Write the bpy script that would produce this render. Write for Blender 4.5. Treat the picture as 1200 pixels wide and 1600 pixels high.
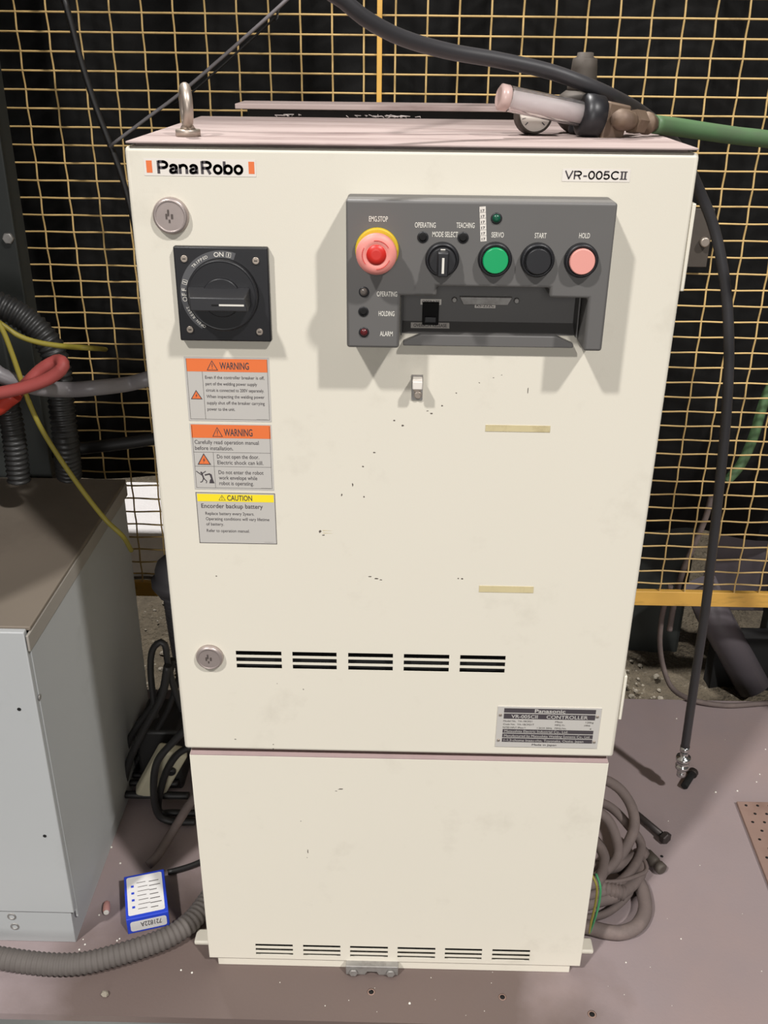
import bpy, bmesh, math, random
from mathutils import Vector, Matrix
PI = math.pi
S = bpy.context.scene
for o in list(bpy.data.objects): bpy.data.objects.remove(o)
COL = S.collection

# ---------------------------------------------------------------- camera
T = 1.130                                   # top of the upper door
CAM = Vector((-0.0077, -0.9744, T + 0.0863))
RT = Vector((0.99976474, 0.01924869, 0.00999727))
UP = Vector((-0.01737397, 0.43475956, 0.90037896))
FW = Vector((-0.0129847, 0.90034083, -0.43499171))
cd = bpy.data.cameras.new('camera'); cam = bpy.data.objects.new('camera', cd); COL.objects.link(cam)
cd.sensor_fit = 'VERTICAL'; cd.sensor_height = 36; cd.lens = 33.75; cd.clip_start = .02
m = Matrix((RT, UP, -FW)).transposed().to_4x4(); m.translation = CAM
cam.matrix_world = m
S.camera = cam

# ---------------------------------------------------------------- world, lamps, exposure
S.view_settings.view_transform = 'Standard'; S.view_settings.look = 'None'
S.view_settings.gamma = 1; S.view_settings.use_curve_mapping = False
S.view_settings.exposure = 0.0
w = bpy.data.worlds.new('hall'); S.world = w; w.use_nodes = True
w.node_tree.nodes['Background'].inputs[0].default_value = (1.0, .965, .94, 1)
w.node_tree.nodes['Background'].inputs[1].default_value = .03
def lamp(name, loc, power, radius, col=(1, .975, .95)):
    l = bpy.data.lights.new(name, 'AREA'); l.shape = 'DISK'; l.size = radius*2
    l.energy = power; l.color = col
    o = bpy.data.objects.new(name, l); COL.objects.link(o); o.location = loc
    o.rotation_euler = (Vector((0, .2, .7)) - Vector(loc)).to_track_quat('-Z', 'Y').to_euler()
    return o
lamp('hall_lamp', (6.4, -7.9, 12.1), 1730, .38)
lamp('hall_lamp', (-6.1, -7.9, 12.1), 1730, .38)
cl_ = lamp('front_fill', (-.35, -9.0, 2.4), 222, 2.2); cl_.data.shape = 'RECTANGLE'; cl_.data.size = 1.7; cl_.data.size_y = 3.0  # added soft frontal fill to lift the shadows, no actual window
bl = lamp('rear_lamp', (-1.2, 1.95, 5.5), 330, .2); bl.rotation_euler = (0, 0, 0)

# ---------------------------------------------------------------- helpers
def at(px, py, X=None, Y=None, Z=None):
    """world point of the sight line through a photograph pixel on the plane X / Y / Z"""
    d = FW + RT*((px-600)/1500) + UP*((800-py)/1500)
    if Y is not None: t = (Y-CAM.y)/d.y
    elif Z is not None: t = (Z-CAM.z)/d.z
    else: t = (X-CAM.x)/d.x
    return CAM + d*t

def lin(c):
    return tuple(((v/255)/12.92 if v/255 <= .04045 else ((v/255+.055)/1.055)**2.4) for v in c)
def mat(name, rgb, rough=.5, metal=0., var=.12, scale=9., dirt=None, damt=.5, dscale=4., dcut=.5, bump=0., bscale=150., trans=0., spec=.5, aniso=None, bd=.002):
    m = bpy.data.materials.new(name); m.use_nodes = True
    nt = m.node_tree; N = nt.nodes; L = nt.links
    b = N['Principled BSDF']
    c = lin(rgb)
    tc = N.new('ShaderNodeNewGeometry'); vec = tc.outputs['Position']
    if aniso:
        mp = N.new('ShaderNodeMapping'); mp.inputs['Scale'].default_value = aniso; L.new(vec, mp.inputs[0]); vec = mp.outputs[0]
    n = N.new('ShaderNodeTexNoise'); n.inputs['Scale'].default_value = scale; n.inputs['Detail'].default_value = 4
    L.new(vec, n.inputs['Vector'])
    mx = N.new('ShaderNodeMix'); mx.data_type = 'RGBA'
    mx.inputs[6].default_value = tuple(v*(1-var) for v in c) + (1,)
    mx.inputs[7].default_value = tuple(min(1, v*(1+var*.6)) for v in c) + (1,)
    L.new(n.outputs['Fac'], mx.inputs[0]); out = mx.outputs[2]
    if dirt:
        n2 = N.new('ShaderNodeTexNoise'); n2.inputs['Scale'].default_value = dscale; n2.inputs['Detail'].default_value = 8
        n2.inputs['Roughness'].default_value = .65
        L.new(vec, n2.inputs['Vector'])
        r = N.new('ShaderNodeMapRange'); r.inputs[1].default_value = dcut; r.inputs[2].default_value = dcut+.22
        r.inputs[4].default_value = damt
        L.new(n2.outputs['Fac'], r.inputs[0])
        m2 = N.new('ShaderNodeMix'); m2.data_type = 'RGBA'; m2.inputs[7].default_value = lin(dirt) + (1,)
        L.new(r.outputs[0], m2.inputs[0]); L.new(out, m2.inputs[6]); out = m2.outputs[2]
    L.new(out, b.inputs['Base Color'])
    b.inputs['Roughness'].default_value = rough; b.inputs['Metallic'].default_value = metal
    b.inputs['Specular IOR Level'].default_value = spec
    if trans: b.inputs['Transmission Weight'].default_value = trans; b.inputs['IOR'].default_value = 1.2
    if bump:
        n3 = N.new('ShaderNodeTexNoise'); n3.inputs['Scale'].default_value = bscale; n3.inputs['Detail'].default_value = 3
        L.new(tc.outputs['Position'], n3.inputs['Vector'])
        bp = N.new('ShaderNodeBump'); bp.inputs['Strength'].default_value = bump; bp.inputs['Distance'].default_value = bd
        L.new(n3.outputs['Fac'], bp.inputs['Height']); L.new(bp.outputs[0], b.inputs['Normal'])
    return m

M = {}
M['cream'] = mat('cream_paint', (222, 216, 201), .5, var=.03, scale=3, dirt=(150, 140, 122), damt=.26, dscale=9, dcut=.57, bump=.05, bscale=900)
M['lid'] = mat('dusty_cream_lid', (172, 155, 150), .85, var=.15, scale=14, dirt=(112, 92, 88), damt=.75, dscale=14, dcut=.46, aniso=(.3, 1.6, 1))
M['dust'] = mat('dusty_ledge', (172, 150, 148), .9, var=.15, scale=30)
M['panel'] = mat('grey_panel_plastic', (99, 97, 95), .5, var=.05, scale=20)
M['panel2'] = mat('dark_pocket_plastic', (102, 100, 98), .45, var=.06, scale=20)
M['black'] = mat('black_plastic', (32, 32, 35), .42, var=.15, scale=20)
M['black2'] = mat('worn_black_plastic', (48, 48, 50), .4, var=.15, scale=30)
M['grey3'] = mat('grey_band_print', (86, 86, 88), .5, var=.05)
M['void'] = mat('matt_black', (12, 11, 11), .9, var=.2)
M['nickel'] = mat('nickel', (182, 170, 158), .42, .7, var=.1, scale=60)
M['lock'] = mat('satin_lock_metal', (178, 165, 160), .38, .55, var=.12, scale=90)
M['lockdark'] = mat('lock_keyhole', (95, 86, 82), .6, .4)
M['galv'] = mat('galvanised_steel', (165, 162, 158), .5, .6, var=.3, scale=80, dirt=(90, 80, 74), damt=.5, dscale=60)
M['chrome'] = mat('bright_steel', (205, 205, 205), .2, .95, var=.08)
M['red'] = mat('red_plastic', (205, 44, 36), .4, var=.05)
M['pink'] = mat('faded_red_plastic', (232, 146, 136), .5, var=.08, scale=60)
M['pinkbtn'] = mat('faded_pink_button', (230, 158, 147), .5, var=.05)
M['yellow'] = mat('yellow_collar', (210, 178, 40), .5, var=.06)
M['green'] = mat('green_button', (14, 160, 96), .35, var=.04)
M['ledgreen'] = mat('dark_green_lens', (22, 84, 62), .25)
M['ledred'] = mat('dark_red_lens', (92, 34, 36), .25)
M['ledgrey'] = mat('clear_lens', (112, 104, 98), .25)
M['white'] = mat('white_print', (222, 218, 208), .6, var=.03)
M['sticker'] = mat('white_sticker', (226, 219, 210), .5, var=.03)
M['silver'] = mat('silver_sticker', (190, 186, 180), .5, .0, var=.05)
M['orange'] = mat('orange_print', (228, 116, 60), .5, var=.03)
M['yel2'] = mat('yellow_print', (245, 222, 40), .5, var=.03)
M['ink'] = mat('dark_ink', (68, 62, 66), .6, var=.04)
M['inkg'] = mat('grey_ink', (96, 92, 90), .6, var=.04)
M['tape'] = mat('old_tape', (206, 192, 150), .4, var=.1, scale=50, dirt=(150, 132, 96), damt=.6, dscale=30, dcut=.55)
M['scuff'] = mat('bare_chip', (92, 84, 76), .8)
M['wire'] = mat('yellow_painted_wire', (208, 176, 116), .55, var=.2, scale=40, dirt=(100, 70, 40), damt=.6, dscale=25, dcut=.56)
M['rail'] = mat('yellow_painted_rail', (226, 176, 84), .5, var=.12, scale=20, dirt=(90, 64, 36), damt=.7, dscale=14, dcut=.58, aniso=(.5, 1, 2))
M['curtain'] = mat('black_welding_curtain', (22, 21, 20), .75, var=.4, scale=6, dirt=(34, 32, 30), damt=.6, dscale=5, bump=.3, bscale=60)
M['floor'] = mat('brown_painted_steel', (147, 133, 133), .62, var=.12, scale=5, dirt=(156, 136, 131), damt=.5, dscale=3.2, dcut=.47, bump=.12, bscale=220)
M['edge'] = mat('grey_painted_steel', (110, 112, 110), .6, var=.15, scale=12)
M['concrete'] = mat('dark_concrete', (70, 68, 66), .9, var=.3, scale=10)
M['gravel'] = mat('dirty_gravel', (104, 94, 78), .95, var=.6, scale=34, dirt=(176, 168, 150), damt=.85, dscale=60, dcut=.6, bump=1, bscale=120, bd=.012)
M['stone'] = mat('pale_stone', (150, 142, 128), .9, var=.3, scale=40)
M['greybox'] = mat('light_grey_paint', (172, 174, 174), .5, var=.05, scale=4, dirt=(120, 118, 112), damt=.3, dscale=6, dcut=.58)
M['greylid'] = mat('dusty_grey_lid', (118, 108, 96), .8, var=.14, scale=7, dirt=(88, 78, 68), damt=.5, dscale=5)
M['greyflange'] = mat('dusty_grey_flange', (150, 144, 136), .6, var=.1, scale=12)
M['post'] = mat('dark_green_grey_paint', (46, 49, 47), .55, var=.15, scale=6)
M['rubber'] = mat('black_rubber', (52, 51, 53), .45, var=.12, scale=30)
M['cable'] = mat('black_cable', (34, 33, 33), .5, var=.2, scale=20)
M['dcable'] = mat('dusty_grey_cable', (106, 94, 90), .8, var=.2, scale=40, dirt=(132, 116, 110), damt=.5, dscale=30)
M['conduit'] = mat('dark_corrugated', (42, 42, 42), .45, var=.15)
M['conduit2'] = mat('slate_corrugated', (78, 76, 80), .5, var=.1)
M['fhose'] = mat('dusty_corrugated', (92, 86, 82), .75, var=.15, scale=50)
M['redc'] = mat('faded_red_cable', (178, 84, 80), .55, var=.12, scale=20)
M['orangec'] = mat('red_orange_cable', (190, 58, 42), .5, var=.1)
M['greyh'] = mat('grey_hose', (126, 122, 124), .4, var=.12, scale=50)
M['sheath'] = mat('clear_sheath', (176, 174, 176), .25, var=.2, scale=120)
M['yelw'] = mat('yellow_wire', (150, 138, 54), .5, var=.12)
M['greenh'] = mat('green_hose', (84, 114, 78), .5, var=.12, scale=30, dirt=(86, 96, 76), damt=.5, dscale=20)
M['brass'] = mat('dusty_brass', (112, 94, 78), .6, .35, var=.25, scale=60, dirt=(130, 112, 104), damt=.5, dscale=40)
M['dgrey'] = mat('dusty_grey_metal', (80, 73, 66), .65, .3, var=.2, scale=50)
M['glass'] = mat('clear_acrylic', (245, 240, 240), .06, var=0, trans=.92)
M['frost'] = mat('frosted_tube', (246, 242, 240), .4, var=.06)
M['capcol'] = mat('cloudy_cap', (196, 170, 163), .3, var=.1, scale=60)
M['dial'] = mat('dial_face', (214, 206, 196), .5, var=.04)
M['blue'] = mat('blue_carton', (38, 66, 190), .5, var=.05)
M['paper'] = mat('label_paper', (216, 214, 212), .5, var=.04, scale=30, dirt=(190, 182, 160), damt=.6, dscale=30, dcut=.55)
M['foam'] = mat('pink_foam', (176, 128, 120), .8, var=.12, scale=80)
M['beige'] = mat('dirty_beige_plastic', (186, 180, 156), .6, var=.12, scale=30)
M['block'] = mat('white_block', (232, 228, 226), .9, var=.08, scale=40, bump=.4)
M['steelplate'] = mat('grey_machine_plate', (84, 78, 82), .5, var=.12, scale=6)
M['rust'] = mat('rusty_plate', (142, 117, 106), .75, var=.15, scale=20, dirt=(110, 84, 74), damt=.5, dscale=18)
M['bolt'] = mat('oiled_bolt', (62, 56, 54), .5, .5, var=.2, scale=60)
M['flow'] = mat('wall_dark', (30, 29, 28), .9)
M['egreen'] = mat('green_earth_wire', (60, 140, 92), .5)
M['fluff'] = mat('grey_lint', (188, 178, 174), .95)

def stain_shade(m, c, r, rgb, amt):
    """round brown dirt patch on a floor, with shade painted into its tone"""
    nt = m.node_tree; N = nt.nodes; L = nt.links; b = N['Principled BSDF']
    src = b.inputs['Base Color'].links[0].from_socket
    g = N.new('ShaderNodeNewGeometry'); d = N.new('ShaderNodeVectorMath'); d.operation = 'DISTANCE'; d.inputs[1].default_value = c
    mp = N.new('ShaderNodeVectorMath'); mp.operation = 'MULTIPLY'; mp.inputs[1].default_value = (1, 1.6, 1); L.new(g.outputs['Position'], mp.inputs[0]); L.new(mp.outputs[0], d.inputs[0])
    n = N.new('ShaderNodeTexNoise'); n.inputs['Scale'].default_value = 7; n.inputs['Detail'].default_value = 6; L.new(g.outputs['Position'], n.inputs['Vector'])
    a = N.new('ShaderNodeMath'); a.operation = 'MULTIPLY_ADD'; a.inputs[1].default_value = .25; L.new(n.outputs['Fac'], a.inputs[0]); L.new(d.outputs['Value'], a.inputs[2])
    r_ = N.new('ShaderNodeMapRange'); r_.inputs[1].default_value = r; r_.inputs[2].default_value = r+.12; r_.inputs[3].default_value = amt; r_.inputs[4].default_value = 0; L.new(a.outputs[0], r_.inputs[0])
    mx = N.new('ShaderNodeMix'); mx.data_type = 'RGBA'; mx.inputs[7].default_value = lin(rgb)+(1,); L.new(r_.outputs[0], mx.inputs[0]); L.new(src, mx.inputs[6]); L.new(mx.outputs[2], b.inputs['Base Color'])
stain_shade(M['floor'], (-.12, -.1, 0), .45, (88, 73, 65), .8)  # brown dirt, darkened further to paint the shade in front of the cabinet
class MB:
    def __init__(s): s.b = bmesh.new(); s.mats = []; s.mi = 0
    def use(s, key):
        if M[key] not in s.mats: s.mats.append(M[key])
        s.mi = s.mats.index(M[key]); return s
    def _new(s, vs, fs, smooth=False):
        bv = [s.b.verts.new(v) for v in vs]
        out = []
        for f in fs:
            try:
                q = s.b.faces.new([bv[i] for i in f]); q.material_index = s.mi; q.smooth = smooth; out.append(q)
            except ValueError: pass
        return bv, out
    def hexa(s, p, bev=0, seg=2):
        """8 corners: 4 of the low ring then 4 of the high ring"""
        bv, fs = s._new(p, [(3,2,1,0),(4,5,6,7),(0,1,5,4),(1,2,6,5),(2,3,7,6),(3,0,4,7)])
        bmesh.ops.recalc_face_normals(s.b, faces=fs)
        if bev:
            ed = list({e for f in fs for e in f.edges})
            r = bmesh.ops.bevel(s.b, geom=ed, offset=bev, segments=seg, affect='EDGES', profile=.5)
            for f in r['faces']: f.material_index = s.mi; f.smooth = True
        return s
    def box(s, x0, x1, y0, y1, z0, z1, bev=0, seg=2):
        return s.hexa([(x0,y0,z0),(x1,y0,z0),(x1,y1,z0),(x0,y1,z0),(x0,y0,z1),(x1,y0,z1),(x1,y1,z1),(x0,y1,z1)], bev, seg)
    def lathe(s, c, axis, prof, n=24, caps=True, smooth=True):
        """profile of (radius, height along axis)"""
        a = Vector(axis).normalized(); q = Vector((0,0,1)).rotation_difference(a)
        c = Vector(c); vs = []; fs = []
        for r, h in prof:
            for k in range(n):
                t = 2*PI*k/n
                vs.append(c + q @ Vector((r*math.cos(t), r*math.sin(t), h)))
        for i in range(len(prof)-1):
            for k in range(n):
                fs.append((i*n+k, i*n+(k+1) % n, (i+1)*n+(k+1) % n, (i+1)*n+k))
        bv, fo = s._new(vs, fs, smooth)
        if caps:
            for ring in (bv[:n][::-1], bv[-n:]):
                if (ring[0].co-ring[n//2].co).length > 1e-6:
                    f = s.b.faces.new(ring); f.material_index = s.mi
        return s
    def cyl(s, c, axis, r, h, bev=0, n=24):
        if bev: return s.lathe(c, axis, [(r,0),(r,h-bev),(r-bev*.3,h-bev*.3),(r-bev,h)], n)
        return s.lathe(c, axis, [(r,0),(r,h)], n, smooth=n > 8)
    def prism(s, poly, f, d, bev=0, seg=2):
        """poly of 2D points, f maps (u,v,depth) to world, extruded over depth d=(a,b)"""
        n = len(poly)
        vs = [f(u, v, d[0]) for u, v in poly] + [f(u, v, d[1]) for u, v in poly]
        fs = [tuple(range(n-1, -1, -1)), tuple(range(n, 2*n))] + [(i, (i+1) % n, n+(i+1) % n, n+i) for i in range(n)]
        bv, fo = s._new(vs, fs)
        bmesh.ops.recalc_face_normals(s.b, faces=fo)
        if bev:
            ed = list({e for q in fo for e in q.edges})
            r = bmesh.ops.bevel(s.b, geom=ed, offset=bev, segments=seg, affect='EDGES', profile=.5)
            for q in r['faces']: q.material_index = s.mi; q.smooth = True
        return s
    def tube(s, pts, r, n=10, closed=False, caps=True):
        """r is a number or a list per point"""
        pts = [Vector(p) for p in pts]; k = len(pts)
        rs = r if isinstance(r, (list, tuple)) else [r]*k
        tan = []
        for i in range(k):
            a = pts[max(0, i-1)]; b = pts[min(k-1, i+1)]
            tan.append((b-a).normalized())
        nrm = tan[0].orthogonal().normalized()
        vs = []
        for i in range(k):
            if i: nrm = (tan[i-1].rotation_difference(tan[i]) @ nrm); nrm = (nrm - tan[i]*nrm.dot(tan[i])).normalized()
            bn = tan[i].cross(nrm)
            for j in range(n):
                t = 2*PI*j/n
                vs.append(pts[i] + (nrm*math.cos(t) + bn*math.sin(t))*rs[i])
        fs = [(i*n+j, i*n+(j+1) % n, (i+1)*n+(j+1) % n, (i+1)*n+j) for i in range(k-1) for j in range(n)]
        bv, fo = s._new(vs, fs, True)
        if caps:
            for ring in (bv[:n][::-1], bv[-n:]):
                f = s.b.faces.new(ring); f.material_index = s.mi
        return s

def spline(pts, step=.008):
    """Catmull-Rom through the points, resampled evenly"""
    P = [Vector(p) for p in pts]; P = [2*P[0]-P[1]] + P + [2*P[-1]-P[-2]]
    out = []
    for i in range(1, len(P)-2):
        p0, p1, p2, p3 = P[i-1:i+3]
        for k in range(24):
            t = k/24
            out.append(.5*((2*p1)+(p2-p0)*t+(2*p0-5*p1+4*p2-p3)*t*t+(3*p1-p0-3*p2+p3)*t**3))
    out.append(P[-2])
    res = [out[0]]; acc = 0
    for a, b in zip(out, out[1:]):
        L = (b-a).length
        while acc + L >= step:
            a = a.lerp(b, (step-acc)/L) if L > 0 else b
            res.append(a.copy()); L = (b-a).length; acc = 0
        acc += L
    if (out[-1]-res[-1]).length > step*.3: res.append(out[-1])
    return res

ORG = {}
def obj(name, mb, key=None, parent=None, loc=None):
    """link the builder's mesh as one object whose origin is its base centre"""
    bm = mb.b
    if key and M[key] not in mb.mats:
        mb.mats = [M[key]]
    if loc is None:
        xs = [v.co for v in bm.verts]
        lo = Vector([min(c[i] for c in xs) for i in range(3)]); hi = Vector([max(c[i] for c in xs) for i in range(3)])
        loc = Vector(((lo.x+hi.x)/2, (lo.y+hi.y)/2, lo.z))
    loc = Vector(loc)
    bmesh.ops.translate(bm, verts=bm.verts, vec=-loc)
    me = bpy.data.meshes.new(name); bm.to_mesh(me); bm.free()
    for q in mb.mats: me.materials.append(q)
    o = bpy.data.objects.new(name, me); COL.objects.link(o)
    place(o, loc, parent)
    return o
def place(o, loc, parent=None):
    ORG[o.name] = Vector(loc)
    if parent: o.parent = parent; o.location = Vector(loc)-ORG[parent.name]
    else: o.location = loc
def dup(src, loc, parent=None):
    c = src.copy(); COL.objects.link(c); place(c, loc, parent); return c
def tag(o, label, cat, group=None):
    o['label'] = label; o['category'] = cat
    if group: o['group'] = group
    return o
def empty(name, loc, label, cat, group=None):
    o = bpy.data.objects.new(name, None); COL.objects.link(o); o.empty_display_size = .05
    place(o, loc); return tag(o, label, cat, group)
def struct(name, mb, key=None):
    o = obj(name, mb, key); o['kind'] = 'structure'; return o
def B(key): return MB().use(key)

# ---- flat lettering
_tx = {}
def text_geo(s, bold=0.):
    k = (s, bold)
    if k not in _tx:
        cu = bpy.data.curves.new('lettering', 'FONT'); cu.body = s; cu.size = 1; cu.offset = bold; cu.resolution_u = 3; cu.fill_mode = 'FRONT'
        o = bpy.data.objects.new('lettering', cu); COL.objects.link(o)
        dg = bpy.context.evaluated_depsgraph_get(); e = o.evaluated_get(dg); me = e.to_mesh()
        vs = [(v.co.x, v.co.y) for v in me.vertices]; fs = [tuple(p.vertices) for p in me.polygons]
        e.to_mesh_clear(); bpy.data.objects.remove(o); bpy.data.curves.remove(cu)
        _tx[k] = (vs, fs)
    return _tx[k]
class Flat:
    """print on a plane: u right, v up, in metres from an origin; each layer sits .12 mm further out"""
    def __init__(s, mb, o, u=(1,0,0), v=(0,0,1), base=.0003):
        s.m = mb; s.o = Vector(o); s.u = Vector(u).normalized(); s.v = Vector(v).normalized(); s.n = s.u.cross(s.v); s.base = base
    def p(s, x, y, l): return s.o + s.u*x + s.v*y + s.n*(s.base + l*.00012)
    def poly(s, pts, key, l=0):
        s.m.use(key); s.m._new([s.p(x, y, l) for x, y in pts], [tuple(range(len(pts)))])
    def rect(s, x0, y0, x1, y1, key, l=0): s.poly([(x0,y0),(x1,y0),(x1,y1),(x0,y1)], key, l)
    def line(s, x0, y0, x1, y1, w, key, l=1):
        d = Vector((x1-x0, y1-y0)).normalized()*w/2; q = (-d.y, d.x)
        s.poly([(x0+q[0]*-1, y0-q[1]), (x1-q[0], y1-q[1]), (x1+q[0], y1+q[1]), (x0+q[0], y0+q[1])], key, l)
    def disc(s, x, y, r, key, l=0, n=16): s.poly([(x+r*math.cos(2*PI*k/n), y+r*math.sin(2*PI*k/n)) for k in range(n)], key, l)
    def text(s, t, x, y, h, key, w=None, align='l', l=2, bold=0., ang=0.):
        """cap height h, optional overall width w; (x,y) is the baseline start or its centre"""
        vs, fs = text_geo(t, bold)
        if not vs: return
        sc = h/.73; x0 = min(a for a, b in vs); x1 = max(a for a, b in vs)
        sx = w/(x1-x0) if w else sc
        W = (x1-x0)*sx; off = {'l': 0, 'c': -W/2, 'r': -W}[align]
        ca, sa = math.cos(ang), math.sin(ang)
        P = []
        for a, b in vs:
            X = (a-x0)*sx+off; Y = b*sc
            P.append(s.p(x+X*ca-Y*sa, y+X*sa+Y*ca, l))
        s.m.use(key); s.m._new(P, fs)

GL = {}
def _arc(cx_, cy_, rx, ry, a0, a1, n=14): return [(cx_+rx*math.cos(math.radians(a0+(a1-a0)*k/n)), cy_+ry*math.sin(math.radians(a0+(a1-a0)*k/n))) for k in range(n+1)]
_P = [[(.08,0),(.08,1)], [(.08,.92),(.36,.92)]+_arc(.36,.69,.22,.23,90,-90)+[(.08,.46)]]
GL['P'] = (_P, .66); GL['R'] = (_P+[[(.36,.46),(.54,0)]], .70)
GL['a'] = ([[(.46,0),(.46,.46)]+_arc(.28,.48,.18,.19,0,165), [(.46,.42),(.24,.38),(.12,.31),(.085,.20),(.13,.10),(.23,.075),(.35,.11),(.45,.22)]], .58)
GL['n'] = ([[(.08,0),(.08,.74)], _arc(.27,.46,.19,.21,180,0)+[(.46,0)]], .58)
GL['o'] = ([_arc(.29,.37,.21,.30,0,360,24)], .60)
GL['b'] = ([[(.08,0),(.08,1)], _arc(.29,.37,.21,.30,0,360,24)], .60)
GL['V'] = ([[(.05,1),(.33,.06),(.61,1)]], .68); GL['-'] = ([[(.05,.38),(.33,.38)]], .39)
GL['0'] = ([_arc(.29,.5,.21,.43,0,360,28)], .58); GL['C'] = ([_arc(.38,.5,.30,.43,42,318,24)], .72)
GL['5'] = ([[(.47,.93),(.14,.93),(.10,.50)]+_arc(.27,.34,.21,.26,135,-155,18)], .58)
def strokes(F, t, x, y, h, w, key, th=.16, l=2):
    W = sum(GL[c][1] for c in t); sx = w/W; cx_ = x
    for c in t:
        for pl_ in GL[c][0]:
            q = [(cx_+a*sx, y+b_*h) for a, b_ in pl_]
            for (a, b_), (c_, d_) in zip(q, q[1:]): F.line(a, b_, c_, d_, th*min(sx, h), key, l)
            for a, b_ in q[1:-1]: F.disc(a, b_, th*min(sx, h)/2, key, l, 8)
        cx_ += GL[c][1]*sx
def rect_on(tl, tr, br, bl, Y=0.):
    a, b, c, d = (at(*q, Y=Y) for q in (tl, tr, br, bl))
    return (a.x+d.x)/2, (b.x+c.x)/2, (c.z+d.z)/2, (a.z+b.z)/2     # x0,x1,z0,z1

# ================================================================ SETTING
rnd = random.Random(7)
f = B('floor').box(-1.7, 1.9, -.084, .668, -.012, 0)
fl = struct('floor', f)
struct('trim_1', B('edge').box(-1.7, 1.9, -.084, -.074, -.10, -.0125))
struct('floor_lower', B('concrete').box(-2.2, 2.4, -2.2, -.09, -.13, -.10))
# ground of dirt beyond the platform
g = MB().use('gravel'); n = 90; vs = []; fs = []
from mathutils import noise
for j in range(40):
    for i in range(n):
        x = -2.4+4.8*i/(n-1); y = .672+1.75*j/39
        z = -.075+.03*noise.noise(Vector((x*6, y*6, 0)))+.02*noise.noise(Vector((x*22, y*22, 3)))
        vs.append((x, y, z))
fs = [(j*n+i, j*n+i+1, (j+1)*n+i+1, (j+1)*n+i) for j in range(39) for i in range(n-1)]
g._new(vs, fs, True); struct('ground', g)
struct('wall_back', B('flow').box(-2.4, 2.4, 2.30, 2.36, -.1, 2.4))
pe = MB().use('stone')
for k in range(1100):
    x = rnd.uniform(-1.1, .6); y = .70+1.0*rnd.random()**1.5
    if (x < -.5 and y > 1.3) or (.2 < x and y > .93): y = rnd.uniform(.72, .92)
    r = rnd.choice((.002, .002, .003, .003, .004, .005, .007))*rnd.uniform(.7, 1.2)
    z = -.075+.03*noise.noise(Vector((x*6, y*6, 0)))+.02*noise.noise(Vector((x*22, y*22, 3)))
    pe.lathe((x, y, z-r*.3), (rnd.uniform(-.4,.4), rnd.uniform(-.4,.4), 1), [(r*.7,0),(r,r*.5),(r*.55,r)], 6, smooth=False)
o = obj('gravel', pe); o['kind'] = 'stuff'; o['label'] = 'small pale stones scattered over the dirt behind the fence'; o['category'] = 'gravel'

# ================================================================ CONTROLLER CABINET
cab = empty('robot_controller', (0, .235, 0), 'tall cream robot controller cabinet with grey control panel and two doors', 'controller')
BW = .268
b = B('cream')
b.box(-BW, -BW+.003, .024, .47, .02, T-.004).box(BW-.003, BW, .024, .47, .02, T-.004)
b.box(-BW+.003, BW-.003, .467, .47, .02, T-.004).box(-BW+.003, BW-.003, .024, .467, .02, .024)
b.box(-BW+.003, BW-.003, .024, .467, T-.008, T-.004)
obj('body', b, parent=cab)
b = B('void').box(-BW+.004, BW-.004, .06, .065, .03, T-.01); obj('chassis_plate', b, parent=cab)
b = B('cream').box(-.258, .257, .0035, .03, 0, .019, .001)
b.box(-.258, .257, .0301, .46, 0, .019); obj('plinth', b, parent=cab)

def door(name, x0, x1, z0, z1, slots, thick, bev, parent):
    xs = sorted({x0, x1} | {v for s in slots for v in (s[0], s[1])}); zs = sorted({z0, z1} | {v for s in slots for v in (s[2], s[3])})
    mb = MB().use('cream'); bm = mb.b; V = {}
    def v(i, j):
        if (i, j) not in V: V[i, j] = bm.verts.new((xs[i], 0, zs[j]))
        return V[i, j]
    for i in range(len(xs)-1):
        for j in range(len(zs)-1):
            cx = (xs[i]+xs[i+1])/2; cz = (zs[j]+zs[j+1])/2
            if any(s[0] < cx < s[1] and s[2] < cz < s[3] for s in slots): continue
            bm.faces.new((v(i,j), v(i+1,j), v(i+1,j+1), v(i,j+1)))
    def outer(e):
        a, c = e.verts[0].co, e.verts[1].co
        return any(abs(a[k]-q) < 1e-7 and abs(c[k]-q) < 1e-7 for k, q in ((0,x0),(0,x1),(2,z0),(2,z1)))
    oe = [e for e in bm.edges if outer(e)]
    se = [e for e in bm.edges if len(e.link_faces) == 1 and not outer(e)]
    r = bmesh.ops.extrude_edge_only(bm, edges=oe)
    bmesh.ops.translate(bm, verts=[q for q in r['geom'] if isinstance(q, bmesh.types.BMVert)], vec=(0, thick, 0))
    r = bmesh.ops.extrude_edge_only(bm, edges=se)
    bmesh.ops.translate(bm, verts=[q for q in r['geom'] if isinstance(q, bmesh.types.BMVert)], vec=(0, .001, 0))
    bmesh.ops.recalc_face_normals(bm, faces=bm.faces)
    ce = [e for e in bm.edges if all(abs(q.co.x-x0) < 1e-7 or abs(q.co.x-x1) < 1e-7 for q in e.verts) and all(abs(q.co.z-z0) < 1e-7 or abs(q.co.z-z1) < 1e-7 for q in e.verts)]
    be = list(set([e for e in bm.edges if outer(e) and all(abs(q.co.y) < 1e-7 for q in e.verts)] + ce))
    r = bmesh.ops.bevel(bm, geom=be, offset=bev, segments=3, affect='EDGES', profile=.5)
    for q in r['faces']: q.smooth = True
    return obj(name, mb, parent=parent)

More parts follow.
